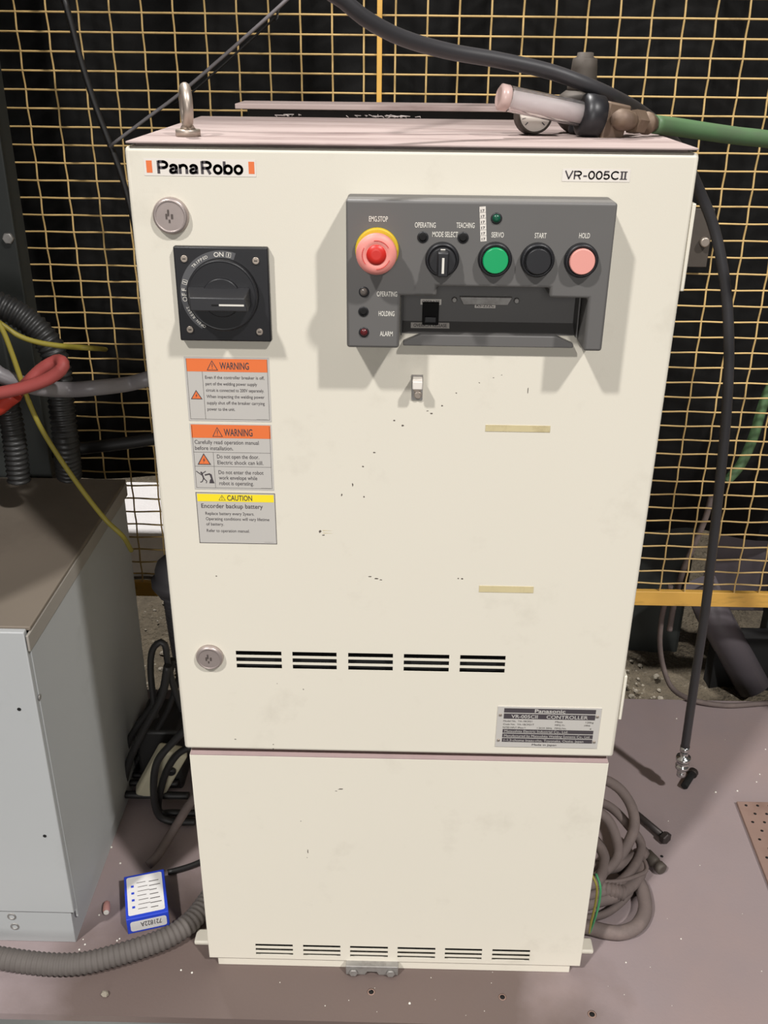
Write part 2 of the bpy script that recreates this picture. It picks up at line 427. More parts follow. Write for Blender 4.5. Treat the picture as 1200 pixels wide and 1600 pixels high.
up_slots = []
for a, c in ((369,440),(457,526),(544,614),(631,702),(719,790)):
    xa = at(a, 1028, Y=0).x; xb = at(c, 1028, Y=0).x
    for k in range(3):
        zc = T-.5785-.0094*k
        up_slots.append((xa, xb, zc-.0031, zc+.0031))
PD = .042                                   # control panel stands this far off the door
zm = lambda zx, zy: (520+zx/2.609, 290+zy/2.609)      # detail crop -> photograph
Q = lambda zx, zy, Y=-PD: at(*zm(zx, zy), Y=Y)
nx0 = Q(272, 560).x; nx1 = Q(1032, 560).x; nz = Q(650, 455).z; sx0 = Q(425, 440).x; sx1 = Q(884, 440).x; sz = Q(650, 415).z
LY = -.009; shz = Q(650, 612, LY).z; PB = .014; shb = at(*zm(650, 556), Y=PB).z
lipz = Q(650, 658, LY).z
hole = (nx0+.001, nx1-.001, shz-.001, sz+.001)
up_slots.append(hole)
ud = door('upper_door', -.275, .275, T-.728, T-.0005, up_slots, .022, .0045, cab)
lo_slots = []
for a, c in ((400,458),(474,532),(547,606),(621,680),(695,753),(769,828)):
    xa = at(a, 1490, Y=0).x; xb = at(c, 1490, Y=0).x
    for k in range(3):
        zc = .0465-.0088*k
        lo_slots.append((xa, xb, zc-.0024, zc+.0024))
ld = door('lower_door', -.2695, .2705, .018, .393, lo_slots, .020, .0010, cab)
fz = B('void').box(-.205, .135, .012, .016, T-.606, T-.572); obj('louvre_dark_sheet', fz, parent=cab)  # black sheet added so the slots read as a dark interior
fz = B('void').box(-.205, .205, .014, .018, .024, .052); obj('lower_louvre_dark_sheet', fz, parent=cab)  # black sheet stands in for the unlit inside behind the lower slots
b = B('dust').box(-.2685, .2695, -.0002, .0235, .3931, .3945); obj('dusty_ledge', b, parent=cab)
b = B('lid').box(-.272, .272, -.003, .374, T+.0022, T+.0042, .0006)
b.box(-.266, .266, .012, .37, T-.0035, T+.0022); obj('lid', b, parent=cab)
b = B('lid').box(-.229, .262, .388, .468, T+.0125, T+.019, .001); obj('rear_cover', b, parent=cab)
obj('rear_gap_dark_block', B('void').box(-.215, .25, .402, .45, T-.0038, T+.0125), parent=cab)  # black block fills the gap under the cover to stand for its shade
# lint on the lid
b = MB().use('fluff')
for k in range(30):
    x = rnd.choice((rnd.gauss(-.03, .02), rnd.gauss(-.03, .02), rnd.uniform(-.2, .24))); y = rnd.uniform(.366, .386)
    b.tube([(x, y, T+.005), (x+rnd.uniform(-.006, .006), y, T+.007), (x+rnd.uniform(-.012, .012), y+rnd.uniform(-.004, .004), T+.0052+rnd.uniform(0, .003))], .0005, 4)
o = obj('lint', b, parent=cab); o['kind'] = 'stuff'
# eye bolt
e0 = Vector((-.2245, .06, T+.0042))
b = B('nickel').cyl(e0, (0,0,1), .0125, .007, .0015)
b.lathe(e0+Vector((0,0,.007)), (0,0,1), [(.008,0),(.0055,.004),(.0055,.008)], 16)
R_ = .0165; ring = []
for k in range(33):
    t = 2*PI*k/32; ring.append(e0+Vector((math.sin(t)*R_*.30, -math.sin(t)*R_*.95, .0285+math.cos(t)*R_*1.0)))
b.tube(ring, .0052, 12); obj('eye_bolt', b, parent=cab)
# hinges seen along the right edge
hg = None
for a, c in ((319, 457), (1062, 1130)):
    z1 = at(1085, a, Y=0).z; z0 = at(1070, c, Y=0).z
    obj('hinge', B('cream').box(.2753, .2795, .004, .02, z0, z1, .001), parent=cab)
for px, py, x0, x1 in ((303, 1470, -.300, -.2585), (932, 1490, .2575, .298)):
    obj('mounting_lug', B('cream').box(x0, x1, .035, .06, .0, .008, .003), parent=cab)
# hasp bracket at the foot of the lower door
hx0 = at(541, 1510, Y=0).x; hx1 = at(622, 1514, Y=0).x; hm = (hx0+hx1)/2
b = B('galv').prism([(hx0,.002),(hx0+.028,.002),(hx0+.031,.008),(hx1-.031,.008),(hx1-.028,.002),(hx1,.002),(hx1,.019),(hx0,.019)], lambda u, v, d: (u, d, v), (-.010, .0030), .0008)
hp = obj('foot_bracket', b, parent=cab)
for x in (hx0+.011, hx1-.011):
    obj('bolt', B('galv').cyl((x, -.010, .0085), (0,-1,0), .0065, .004, .001, 6), parent=hp)
# little clip under the panel
c0 = at(652, 594, Y=0); c1 = at(653, 616, Y=0)
b = B('galv').box(c0.x-.006, c0.x+.006, -.0012, 0, c1.z-.006, c0.z+.006)
b.use('sticker').box(c0.x-.0052, c0.x+.0052, -.018, -.0012, c0.z-.001, c0.z+.0045, .001)
b.box(c0.x-.0052, c0.x+.0052, -.019, -.0155, c0.z-.0045, c0.z+.0045, .001)
cl = obj('door_clip', b, parent=ud)
for c in (Vector((c0.x, 0, c0.z-.009)), c1):
    obj('screw', B('nickel').cyl((c.x, -.0012, c.z), (0,-1,0), .0042, .003, .001, 16), parent=ud)

# ---- keyed round locks on the door
for px, py, rr, a in ((266, 338, .0178, 0), (327, 1029, .0168, .15)):
    c = at(px, py, Y=-.005)
    b = B('lock').lathe((c.x, 0, c.z), (0,-1,0), [(rr,0),(rr,.003),(rr*.93,.0055),(rr*.80,.0068),(rr*.78,.0060)], 36)
    b.use('lockdark')
    for q in [(-.0015, .0035, .0016, .006), (-.0035, 0, .0016, .005), (.002, 0, .002, .0045), (-.0008, -.0045, .0016, .003)]:
        b.box(c.x+q[0]-q[2]/2, c.x+q[0]+q[2]/2, -.0066, -.0060, c.z+q[1]-q[3]/2, c.z+q[1]+q[3]/2)
    obj('key_lock', b, parent=ud)

# ---- brand strip and model label
x0, x1, z0, z1 = rect_on((224,247.6),(400,248.4),(400,275),(226,275.6)); W = x1-x0; H = z1-z0
b = MB(); F = Flat(b, (x0, 0, z0)); F.rect(0, 0, W, H, 'sticker')
for u in (.022, .934): F.rect(u*W, H*.17, (u+.052)*W, H*.87, 'orange', 1)
strokes(F, 'Pana', .118*W, H*.13, H*.74, .372*W, 'ink', .225); strokes(F, 'Robo', .508*W, H*.13, H*.74, .382*W, 'ink', .225)
obj('brand_sticker', b, parent=ud)
x0, x1, z0, z1 = rect_on((879,263),(985,264.5),(984,285),(878,283)); W = x1-x0; H = z1-z0
b = MB(); F = Flat(b, (x0, 0, z0)); F.rect(0, 0, W, H, 'sticker'); strokes(F, 'VR-005C', W*.035, H*.18, H*.66, W*.815, 'ink', .175)
for u in (.865, .915): F.rect(W*u, H*.24, W*(u+.026), H*.78, 'ink', 2)
F.rect(W*.85, H*.76, W*.957, H*.83, 'ink', 2); F.rect(W*.85, H*.19, W*.957, H*.26, 'ink', 2)
obj('model_sticker', b, parent=ud)

# ---- warning stickers
def tri(F, x, y, w, h, fill, ink, kind, l=2):
    F.poly([(x,y),(x+w,y),(x+w/2,y+h)], ink, l)
    i = w*.1
    F.poly([(x+i*1.1,y+i*.6),(x+w-i*1.1,y+i*.6),(x+w/2,y+h-i*1.25)], fill, l+1)
    if kind == '!':
        F.rect(x+w*.47, y+h*.32, x+w*.53, y+h*.68, ink, l+2); F.disc(x+w/2, y+h*.2, w*.04, ink, l+2, 8)
    else:
        F.poly([(x+w*.55,y+h*.66),(x+w*.42,y+h*.36),(x+w*.5,y+h*.38),(x+w*.42,y+h*.14),(x+w*.6,y+h*.45),(x+w*.51,y+h*.43)], ink, l+2)
def frame(F, W, H, t, key, l=1):
    F.rect(0,0,W,t,key,l); F.rect(0,H-t,W,H,key,l); F.rect(0,0,t,H,key,l); F.rect(W-t,0,W,H,key,l)
# 1
x0, x1, z0, z1 = rect_on((285,555.5),(420,560),(425,660.5),(297,656)); W = x1-x0; H = z1-z0
b = MB(); F = Flat(b, (x0, 0, z0)); F.rect(0,0,W,H,'silver')
i = .0022; F.line(i,i,W-i,i,.0004,'inkg'); F.line(i,i,i,H-i,.0004,'inkg'); F.line(W-i,i,W-i,H-i,.0004,'inkg')
F.rect(i, H*.775, W-i, H-.002, 'orange', 1)
tri(F, W*.26, H*.795, W*.135, H*.155, 'orange', 'ink', '!'); F.text('WARNING', W*.415, H*.815, H*.11, 'ink', W*.345, bold=.015)
F.line(W*.205, i, W*.205, H*.775, .0004, 'inkg'); tri(F, W*.045, H*.345, W*.14, H*.145, 'orange', 'ink', '/')
for k, (t, ww) in enumerate((('Even if the controller breaker is off,', .70), ('part of the welding power supply', .61), ('circuit is connected to 200V separately.', .69), ('When inspecting the welding power', .69), ('supply shut off the breaker carrying', .69), ('power to the unit.', .33))):
    F.text(t, W*.235, H*(.665-.099*k), H*.052, 'ink', W*ww)
F.text('0000000-0000'.replace('0', '-'), W*.82, H*.035, H*.02, 'inkg', W*.13)
obj('warning_sticker', b, parent=ud)
# 2
x0, x1, z0, z1 = rect_on((296.5,661),(424,664),(428.5,767),(304,763.5)); W = x1-x0; H = z1-z0
b = MB(); F = Flat(b, (x0, 0, z0)); F.rect(0,0,W,H,'silver')
F.line(i,i,W-i,i,.0004,'inkg'); F.line(i,i,i,H-i,.0004,'inkg'); F.line(W-i,i,W-i,H-i,.0004,'inkg')
F.rect(i*.6, H*.79, W-i*.6, H-.001, 'orange', 1)
tri(F, W*.27, H*.81, W*.13, H*.145, 'orange', 'ink', '!'); F.text('WARNING', W*.415, H*.825, H*.11, 'ink', W*.35, bold=.015)
F.text('Carefully read operation manual', W*.045, H*.70, H*.062, 'ink', W*.79); F.text('before installation.', W*.045, H*.61, H*.062, 'ink', W*.47)
F.line(i, H*.575, W-i, H*.575, .0004, 'inkg'); F.line(i, H*.36, W-i, H*.36, .0004, 'inkg'); F.line(W*.265, i, W*.265, H*.575, .0004, 'inkg')
tri(F, W*.06, H*.385, W*.17, H*.175, 'orange', 'ink', '/')
F.text('Do not open the door.', W*.31, H*.485, H*.062, 'ink', W*.52); F.text('Electric shock can kill.', W*.31, H*.395, H*.062, 'ink', W*.57)
for k, (t, ww) in enumerate((('Do not enter the robot', .56), ('work envelope while', .48), ('robot is operating.', .43))):
    F.text(t, W*.315, H*(.245-.085*k), H*.062, 'ink', W*ww)
# struck figure and falling arm pictogram
F.disc(W*.098, H*.262, W*.013, 'ink', 2, 10)
for a in ((.035,.285,.1,.225,.012),(.1,.24,.155,.285,.012),(.105,.245,.125,.165,.02),(.125,.17,.16,.13,.013),(.16,.13,.15,.10,.011),(.12,.17,.1,.12,.012),(.1,.12,.075,.115,.011),(.14,.225,.205,.245,.02)):
    F.line(a[0]*W, a[1]*H, a[2]*W, a[3]*H, a[4]*W*.9, 'ink', 2)
F.poly([(W*.195,H*.25),(W*.225,H*.24),(W*.24,H*.15),(W*.255,H*.1),(W*.19,H*.1),(W*.2,H*.15),(W*.215,H*.17)], 'ink', 2)
F.text('-----------', W*.84, H*.03, H*.02, 'inkg', W*.12)
obj('warning_sticker', b, parent=ud)
# 3
x0, x1, z0, z1 = rect_on((305.5,768),(429,771.5),(433.5,851),(312,847)); W = x1-x0; H = z1-z0
b = MB(); F = Flat(b, (x0, 0, z0)); F.rect(0,0,W,H,'silver'); frame(F, W, H, .0007, 'inkg')
F.rect(.0015, H*.825, W-.0015, H-.002, 'yel2', 1)
tri(F, W*.285, H*.85, W*.09, H*.105, 'yel2', 'ink', '!'); F.text('CAUTION', W*.395, H*.85, H*.105, 'ink', W*.315, bold=.015)
F.text('Encorder backup battery', W*.06, H*.70, H*.088, 'ink', W*.78, bold=.006)
for t, y, ww in (('Replace battery every 2years.', .565, .62), ('Operating conditions will vary lifetime', .46, .81), ('of battery.', .355, .225), ('Refer to operation manual.', .225, .55)):
    F.text(t, W*.105, H*y, H*.062, 'ink', W*ww)
F.text('-----------', W*.84, H*.03, H*.02, 'inkg', W*.12)
obj('caution_sticker', b, parent=ud)

# ---- tape remnants and scuffs
for q in (((758,664),(860,665),(859,676),(759,673)), ((748,914.5),(834,917),(833,926.5),(749,924.5))):
    x0, x1, z0, z1 = rect_on(*q)
    obj('tape_strip', B('tape').box(x0, x1, -.0005, -.0001, z0, z1), parent=ud)
b = MB(); F = Flat(b, (0,0,0), base=.0001)
SC = [(713,614,3,2),(749,598,3,1),(771,590,3,1),(784,586,3,1),(825,610,1.5,9),(691,634,4,2.5),(668,642,4,1.5),(674,646,5,2),(616,657,4,2),(629,665,5,3),(585,707,5,2.5),(567,729,4,2),(551,757,3,6),(534,773,3,5),(569,776,3,3),(578,901,8,2),(588,904,10,3),(595,906,5,2),(716,904,3,2.5),(722,904,4,3.5),(474,1077,3,2.5),(433,1068,2,1.5),(368,1155,5,2),(427,1163,3,2),(427,1170,3,3),(500,830,5,5),(505,836,6,2),(338,900,3,2),(532,1233,12,2.5),(525,1236,6,1.5),(481,1330,2.5,9),(470,1283,2,2.5),(480,1340,2,2)]
for px, py, a, c in SC:
    p = at(px, py, Y=0); a *= .00034; c *= .00042; pts = []
    for k in range(7):
        t = 2*PI*k/7; r = rnd.uniform(.55, 1.15); pts.append((p.x+a*r*math.cos(t), p.z+c*r*math.sin(t)))
    F.poly(pts, 'scuff')
for px, py in ((504,829),(505,833)):
    p = at(px, py, Y=0); F.poly([(p.x,p.z+.0005),(p.x+.012,p.z),(p.x,p.z-.0004)], 'tape')
o = obj('scuff_marks', b, parent=ud); o['kind'] = 'stuff'

# ---- rating plate
x0, x1, z0, z1 = rect_on((778,1102.4),(940.6,1107),(932,1169),(773.6,1165.6)); W = x1-x0; H = z1-z0
b = B('silver').box(x0, x1, -.001, 0, z0, z1); F = Flat(b, (x0, -.001, z0))
for y0, y1 in ((.86,.965),(.71,.835),(.36,.45),(.245,.34),(.13,.225)): F.rect(W*.062, H*y0, W*.945, H*y1, 'ink', 0)
F.text('Panasonic', W*.505, H*.872, H*.085, 'silver', W*.295, 'c', 1, .02)
F.text('VR-005CII', W*.135, H*.73, H*.085, 'silver', W*.255, 'l', 1, .012); F.text('CONTROLLER', W*.475, H*.73, H*.085, 'silver', W*.40, 'l', 1, .012)
for t, x, y, ww in (('Model No.  YA-1BCR51', .062, .635, .28), ('Mass', .565, .635, .07), ('120kg', .86, .635, .075), ('Code No.  YA-1BCR51T', .062, .555, .30), ('MFG.Yr.', .565, .555, .10), ('1994', .85, .555, .055), ('RATED INPUT 3Phase V', .062, .475, .22), ('1.2kVA 50Hz', .395, .475, .145), ('MFG.No.', .565, .475, .115), ('4', .905, .475, .015)):
    F.text(t, W*x, H*y, H*.042, 'inkg', W*ww, l=1)
for t, y, ww in (('Matsushita Electric Industrial Co., Ltd.', .375, .62), ('Manufactured by Matsushita Welding Systems Co., Ltd.', .26, .84), ('1-1,3-chome Inazu-cho, Toyonaka, Osaka, Japan', .147, .78)):
    F.text(t, W*.08, H*y, H*.062, 'silver', W*ww, l=1)
F.text('Made in Japan', W*.48, H*.05, H*.05, 'ink', W*.24, 'c', 1)
pl = obj('rating_plate', b, parent=ud)
for u in (.028, .965):
    for v in (.17, .80):
        obj('rivet', B('nickel').cyl((x0+W*u, -.001, z0+H*v), (0,-1,0), .0019, .0012, .0005, 10), parent=ud)

# ---- rotary isolator switch
iso = rect_on((269,384.4),(418,387.6),(424.4,535.6),(282.4,531.6), -.008); x0, x1, z0, z1 = iso
b = B('black').box(x0, x1, -.008, 0, z0, z1, .0016); c = at(348, 461, Y=-.012); c.y = 0
F = Flat(b, (c.x, -.008, c.z)); RR = .0362
def arc(F, r0, r1, a0, a1, key, l=0, n=40):
    for k in range(n):
        s = a0+(a1-a0)*k/n; t = a0+(a1-a0)*(k+1)/n
        F.poly([(r0*math.cos(s), r0*math.sin(s)), (r1*math.cos(s), r1*math.sin(s)), (r1*math.cos(t), r1*math.sin(t)), (r0*math.cos(t), r0*math.sin(t))], key, l)
arc(F, RR, RR+.0072, math.radians(70), math.radians(236), 'grey3')
def arctext(F, t, r, a, h, key, step):
    n_ = len(t)
    for k, ch in enumerate(t):
        if ch == ' ': continue
        q = math.radians(a - step*(k-(n_-1)/2)); F.text(ch, r*math.cos(q), r*math.sin(q), h, key, None, 'c', 2, .01, q-PI/2)
arctext(F, 'ON', RR+.0012, 93, .0048, 'white', 7.5); arctext(F, 'OFF', RR+.0012, 181, .0048, 'white', 7)
arctext(F, 'TRIPPED', RR+.002, 124, .003, 'white', 4); arctext(F, 'OPEN RESET', RR+.002, 219, .003, 'white', 4)
for a in (79, 163):
    q = math.radians(a); ux, uy = math.cos(q), math.sin(q); r = RR+.0036
    for dx, dy, ww, hh in ((-.0022,0,.0004,.0044),(.0022,0,.0004,.0044),(0,.0022,.0048,.0004),(0,-.0022,.0048,.0004),(0,0,.0009,.003)):
        F.poly([(r*ux+(dx+sx*ww/2)*uy+(dy+sy*hh/2)*ux, r*uy-(dx+sx*ww/2)*ux+(dy+sy*hh/2)*uy) for sx, sy in ((-1,-1),(1,-1),(1,1),(-1,1))], 'white', 2)
arc(F, RR+.0006, RR+.0012, math.radians(203), math.radians(219), 'white', 1, 8)
sw = obj('isolator_switch', b, parent=cab)
b = B('black').lathe((c.x, -.008, c.z), (0,-1,0), [(RR-.0004,0),(RR-.0004,.008),(RR-.0014,.0095),(RR-.0024,.0088),(RR-.003,.0088)], 56)
b.lathe((c.x, -.0165, c.z-.001), (0,-1,0), [(.0195,0),(.0195,.0035),(.0185,.0045)], 40)
obj('dial', b, parent=sw)
hz = c.z-.0015
hl, hr, ht, hb = at(296,475,Y=-.043).x, at(387,475,Y=-.043).x, at(340,465.5,Y=-.043).z, at(340,487,Y=-.043).z
kl, kr, kt = at(294,455,Y=-.017).x, at(391,455,Y=-.017).x, at(340,448.5,Y=-.017).z; kb_ = kt-(ht-hb)-.004; hz = (ht+hb)/2
b = B('black2').hexa([(kl,-.0168,kb_),(kr,-.0168,kb_),(kr,-.0168,kt),(kl,-.0168,kt),(hl,-.043,hb),(hr,-.043,hb),(hr-.003,-.043,ht),(hl,-.043,ht)], .0012)
F = Flat(b, (c.x, -.043, hz)); F.rect(.0015, -.0012, .026, .0006, 'white'); F.rect(-.006, -.0012, .0005, .0003, 'void')
obj('handle', b, parent=sw)
for px, py in ((287.6,404.4),(399.6,407.6),(297,515),(405.6,518.6)):
    p = at(px, py, Y=-.009); b = B('nickel').cyl((p.x, -.0082, p.z), (0,-1,0), .0036, .0014, .0005, 16)
    b.use('void').box(p.x-.0016, p.x+.0016, -.0098, -.0092, p.z-.0004, p.z+.0004); obj('screw', b, parent=sw)

# ---- control panel
x0 = at(541, 430, Y=-PD).x; x1 = at(953.5, 430, Y=-PD).x; z1 = at(750, 316, Y=-PD).z+.001; z0 = at(750, 546.5, Y=-PD).z
poly = [(x0,z0),(nx0,z0),(nx0,nz),(sx0,nz),(sx0,sz),(sx1,sz),(sx1,nz),(nx1,nz),(nx1,z0),(x1,z0),(x1,z1),(x0,z1)]
b = B('panel').prism(poly, lambda u, v, d: (u, d, v), (-PD, -.0002), .0028, 3)
cp = obj('control_panel', b, parent=cab)
e_ = .0015
b = B('panel2').box(hole[0]+e_, hole[1]-e_, PB, PB+.002, shz-.001, sz)
b.box(hole[0]+.0002, hole[0]+e_, LY, PB+.002, shz-.001, sz).box(hole[1]-e_, hole[1]-.0002, LY, PB+.002, shz-.001, sz).box(hole[0]+e_, hole[1]-e_, -.001, PB+.002, sz-.001, sz+.0005)
obj('pocket_liner', b, parent=cp)
b = B('panel').prism([(nx0+.004,lipz),(nx1-.004,lipz),(nx1-.004,lipz+.004),(nx1-.022,shz),(nx0+.022,shz),(nx0+.004,lipz+.004)], lambda u, v, d: (u, d, v), (LY, -.0005), .001)
b.hexa([(hole[0]+e_,-.0005,shz-.001),(hole[1]-e_,-.0005,shz-.001),(hole[1]-e_,PB,shb-.001),(hole[0]+e_,PB,shb-.001),(hole[0]+e_,-.0005,shz),(hole[1]-e_,-.0005,shz),(hole[1]-e_,PB,shb),(hole[0]+e_,PB,shb)])
obj('pocket_ledge', b, parent=cp)
def legend(t, zx, zy, wpx, hpx=7.6, Y=-PD, parent=None, key='white'):
    p = Q(zx, zy, Y); s = (Y-CAM.y)/1500*1.02
    b = MB(); F = Flat(b, (p.x, Y, p.z)); h = hpx*s*1.05; F.text(t, 0, -h/2, h, key, wpx*s, 'c', 0, .012)
    return obj('legend', b, parent=parent or cp)
for t, zx, zy, ww in (('EMG.STOP',186,135,28),('OPERATING',377,160,31),('MODE SELECT',458,198,38),('TEACHING',541,161,27),('SERVO',672,200,18.5),('START',847,203,17.5),('HOLD',1026,203,16),('OPERATING',221,441,31),('HOLDING',219,521,24.5),('ALARM',218,603,20)):
    legend(t, zx, zy, ww)
# emergency stop
p = at(589, 391.6, Y=-PD-.005)
b = B('yellow').lathe((p.x,-PD,p.z), (0,-1,0), [(.0208,0),(.0208,.004),(.0195,.0055)], 40)
es = obj('emergency_stop', b, parent=cp)
q = at(588, 398.5, Y=-PD-.025)
b = B('pink').lathe((q.x,-PD-.004,q.z), (0,-1,0), [(.0125,0),(.0125,.008),(.0185,.011),(.0192,.017),(.0182,.0205),(.0105,.0215),(.0095,.0208)], 40)
b.use('red').lathe((q.x,-PD-.0245,q.z), (0,-1,0), [(.0094,0),(.0090,.0012),(.004,.0016)], 28)
b.use('red')
F = Flat(b, (q.x, -PD-.0256, q.z), base=.0002)
for a0 in (30, 150, 270): arc(F, .0128, .0134, math.radians(a0), math.radians(a0+70), 'red', 0, 10)
obj('mushroom_cap', b, parent=cp)
# selector and push buttons
def ring(px, py, r=.0163, h=.007):
    p = at(px, py, Y=-PD-.004)
    return p, obj('button_ring', B('black').lathe((p.x,-PD,p.z), (0,-1,0), [(r,0),(r,h*.5),(r*.93,h),(r*.80,h),(r*.78,h*.55)], 36), parent=cp)
p, _ = ring(691, 406)
b = B('black').lathe((p.x,-PD-.0035,p.z), (0,-1,0), [(.0128,0),(.0128,.008),(.0120,.0095)], 32)
b.box(p.x-.0052, p.x+.0052, -PD-.026, -PD-.0122, p.z-.012, p.z+.0105, .0012)
F = Flat(b, (p.x, -PD-.026, p.z)); F.rect(-.0011, -.0085, .0011, .006, 'white')
F2 = Flat(b, (p.x, -PD-.0130, p.z)); F2.rect(-.0022, .0107, .0022, .0118, 'white')
obj('mode_selector', b, parent=cp)
for px, py, key in ((773.5,406,'green'),(840,407,'black'),(908.5,407.5,'pinkbtn')):
    p, _ = ring(px, py)
    b = B(key).lathe((p.x,-PD-.003,p.z), (0,-1,0), [(.0121,0),(.0121,.0065),(.0113,.0075)], 32)
    o = obj('push_button', b, parent=cp); o['label'] = {'green': 'green servo push button', 'black': 'black start push button', 'pinkbtn': 'faded pink hold push button'}[key]
for zx, zy, key, r in ((667,133,'ledgreen',.0046),(367,210,'void',.0046),(531,212,'void',.0046),(127,433,'ledgrey',.0044),(125,513,'void',.0044),(127,597,'ledred',.0044)):
    p = Q(zx, zy)
    b = B('black').lathe((p.x,-PD+.0005,p.z), (0,-1,0), [(r*1.15,0),(r*1.15,.0012),(r*.95,.0014)], 20)
    b.use(key).lathe((p.x,-PD+.0005,p.z), (0,-1,0), [(r*.9,.001),(r*.75,.0026),(r*.3,.0034)] if key != 'void' else [(r*.9,.0015),(r*.5,.00155)], 16)
    obj('indicator_lamp', b, parent=cp)
# strip of small tags
a0 = Q(598, 86); a1 = Q(622, 85); a2 = Q(614, 228)
v = (Q(610,85)-a2).normalized(); v.y = 0; u = Vector((v.z, 0, -v.x)); L_ = (a0-Q(602,228)).length; w_ = .0058
b = MB(); F = Flat(b, (Q(602,228).x, -PD, Q(602,228).z), u, v); F.rect(0,0,w_,L_,'sticker')
for k in range(6): F.text('17', w_*.5, L_*(.035+k*.163), L_*.075, 'ink', w_*.6, 'c', 2, .02)
for k in range(1, 6): F.line(0, L_*k/6, w_, L_*k/6, .0002, 'inkg')
obj('tag_strip', b, parent=cp)
# pocket fittings
Yb = PB-.0003
def plate(t, zx, zy, wpx, hpx, name, ink='ink', bg='sticker'):
    p = Q(zx, zy, Yb); s = (Yb-CAM.y)/1500*1.05; w_ = wpx*s; h_ = hpx*s
    b = MB(); F = Flat(b, (p.x, Yb, p.z)); F.rect(-w_/2,-h_/2,w_/2,h_/2,bg); F.text(t, 0, -h_*.3, h_*.6, ink, w_*.86, 'c', 2, .01)
    obj(name, b, parent=cp)
p = Q(398, 520, Yb); b = B('void').box(p.x-.0085, p.x+.0085, Yb-.005, Yb+.0002, p.z-.014, p.z+.012, .0008)
b.use('black2').box(p.x-.006, p.x+.006, Yb-.0085, Yb-.005, p.z-.008, p.z-.002, .0008); obj('toggle_switch', b, parent=cp)
p = Q(622, 466, Yb); b = B('galv').prism([(p.x-.027,p.z+.004),(p.x-.023,p.z-.004),(p.x+.023,p.z-.004),(p.x+.027,p.z+.004)], lambda u, v, d: (u, d, v), (Yb-.006, Yb), .0006)
for dx in (-.032, .032): b.cyl((p.x+dx, Yb, p.z), (0,-1,0), .003, .004, .001, 8)
obj('data_connector', b, parent=cp)
plate('OPERATE', 400, 474, 31, 8.5, 'switch_tag'); plate('RS-232C', 621, 488, 31, 8, 'connector_tag'); w_ = .040; h_ = .008; sv = Vector((0, PB, shb-shz)); sl_ = sv.normalized()
b = MB(); F = Flat(b, Vector((Q(397,590,0).x, 0, shz))+sv*.35, (1,0,0), sl_); F.rect(-w_/2,0,w_/2,h_,'sticker'); F.text('OVERRUN RELEASE', 0, h_*.2, h_*.6, 'ink', w_*.86, 'c', 2, .01); obj('release_tag', b, parent=cp)

# earth wires at the right foot
for px0, key in ((0,'egreen'),(-7,'yelw')):
    pts = [at(931+px0,1365,Y=.03), at(938+px0*.8,1385,Y=.02), at(936+px0*.8,1412,Y=.025), at(928+px0*.6,1440,Y=.03), at(921,1458,Y=.04)]
    o = obj('earth_wire', B(key).tube(spline(pts,.006), .0017, 8), parent=cab)
    o['label'] = 'green earth wire' if key == 'egreen' else 'yellow earth wire'

# ================================================================ FENCE
FY = .68
fen = empty('wire_mesh_fence', (0, FY, -.08), 'yellow crimped wire mesh fence panel standing behind the cream cabinet', 'fence')
VX, VP, HZ0, HP = -.022, .0489, .2716, .0275
def crimp(horizontal, ph, n):
    pts = []; per = VP if horizontal else HP; K = 6
    for k in range(n*K+1):
        t = k/K*per; a = .0017*math.cos(PI*k/K+ph)
        pts.append((t, a, 0) if horizontal else (0, a, t))
    return pts
NV = 51; NH = 55; xl = VX-25*VP; zl = HZ0-HP*.5
for ph in (0, 1):
    src = None
    for k in range(ph, NV, 2):
        loc = (xl+k*VP, FY, zl-.012)
        if src is None:
            src = obj('wire', B('wire').tube([Vector(p)+Vector(loc) for p in crimp(False, PI*ph, NH)], .00165, 6), parent=fen, loc=loc)
        else: dup(src, loc, fen)
    src = None
    for k in range(ph, NH, 2):
        loc = (xl-.0, FY, HZ0+k*HP)
        if src is None:
            src = obj('wire', B('wire').tube([Vector(p)+Vector(loc) for p in crimp(True, PI*(1-ph), NV-1)], .00165, 6), parent=fen, loc=loc)
        else: dup(src, loc, fen)
obj('bottom_rail', B('rail').box(xl, xl+NV*VP, FY-.004, FY+.008, .222, .254, .0012), parent=fen)
obj('brace_bar', B('rail').box(-.0505, -.0425, FY-.0075, FY-.0030, .254, HZ0+NH*HP, .001), parent=fen)
for x in (xl-.02, xl+NV*VP): obj('post', B('rail').box(x, x+.03, FY-.012, FY+.018, -.08, HZ0+NH*HP, .002), parent=fen)
pa = at(1055, 325, Y=FY-.012); pb = at(1107, 417, Y=FY-.012); xr = at(1119, 330, Y=FY-.012).x
b = B('dgrey').box(pa.x, xr-.003, FY-.016, FY-.0085, pb.z, pa.z, .001); lp = obj('latch_plate', b, parent=fen)
p = at(1099, 377, Y=FY-.014); b = B('nickel').cyl((p.x, FY-.016, p.z), (0,-1,0), .008, .010, .002, 16); obj('bolt', b, parent=lp)

# welding curtain
CY = .83
b = MB().use('curtain'); n = 150; rows = 14; vs = []
for j in range(rows):
    for i in range(n):
        x = -1.7+3.4*i/(n-1); lo_ = .415-.11*min(1, max(0, (x+.1)/.4)); z = lo_+(2.64-lo_)*j/(rows-1)
        y = CY+.018*math.sin(x*24+1.3*noise.noise(Vector((x*2, z, 0))))+.012*noise.noise(Vector((x*9, z*3, 5)))
        vs.append((x, y, z+.012*noise.noise(Vector((x*3, 0, 9)))*(j == 0)))
b._new(vs, [(j*n+i, j*n+i+1, (j+1)*n+i+1, (j+1)*n+i) for j in range(rows-1) for i in range(n-1)], True)
bmesh.ops.solidify(b.b, geom=b.b.faces[:], thickness=.003)
tag(obj('welding_curtain', b), 'black welding curtain hanging in soft folds behind the wire mesh fence', 'curtain')

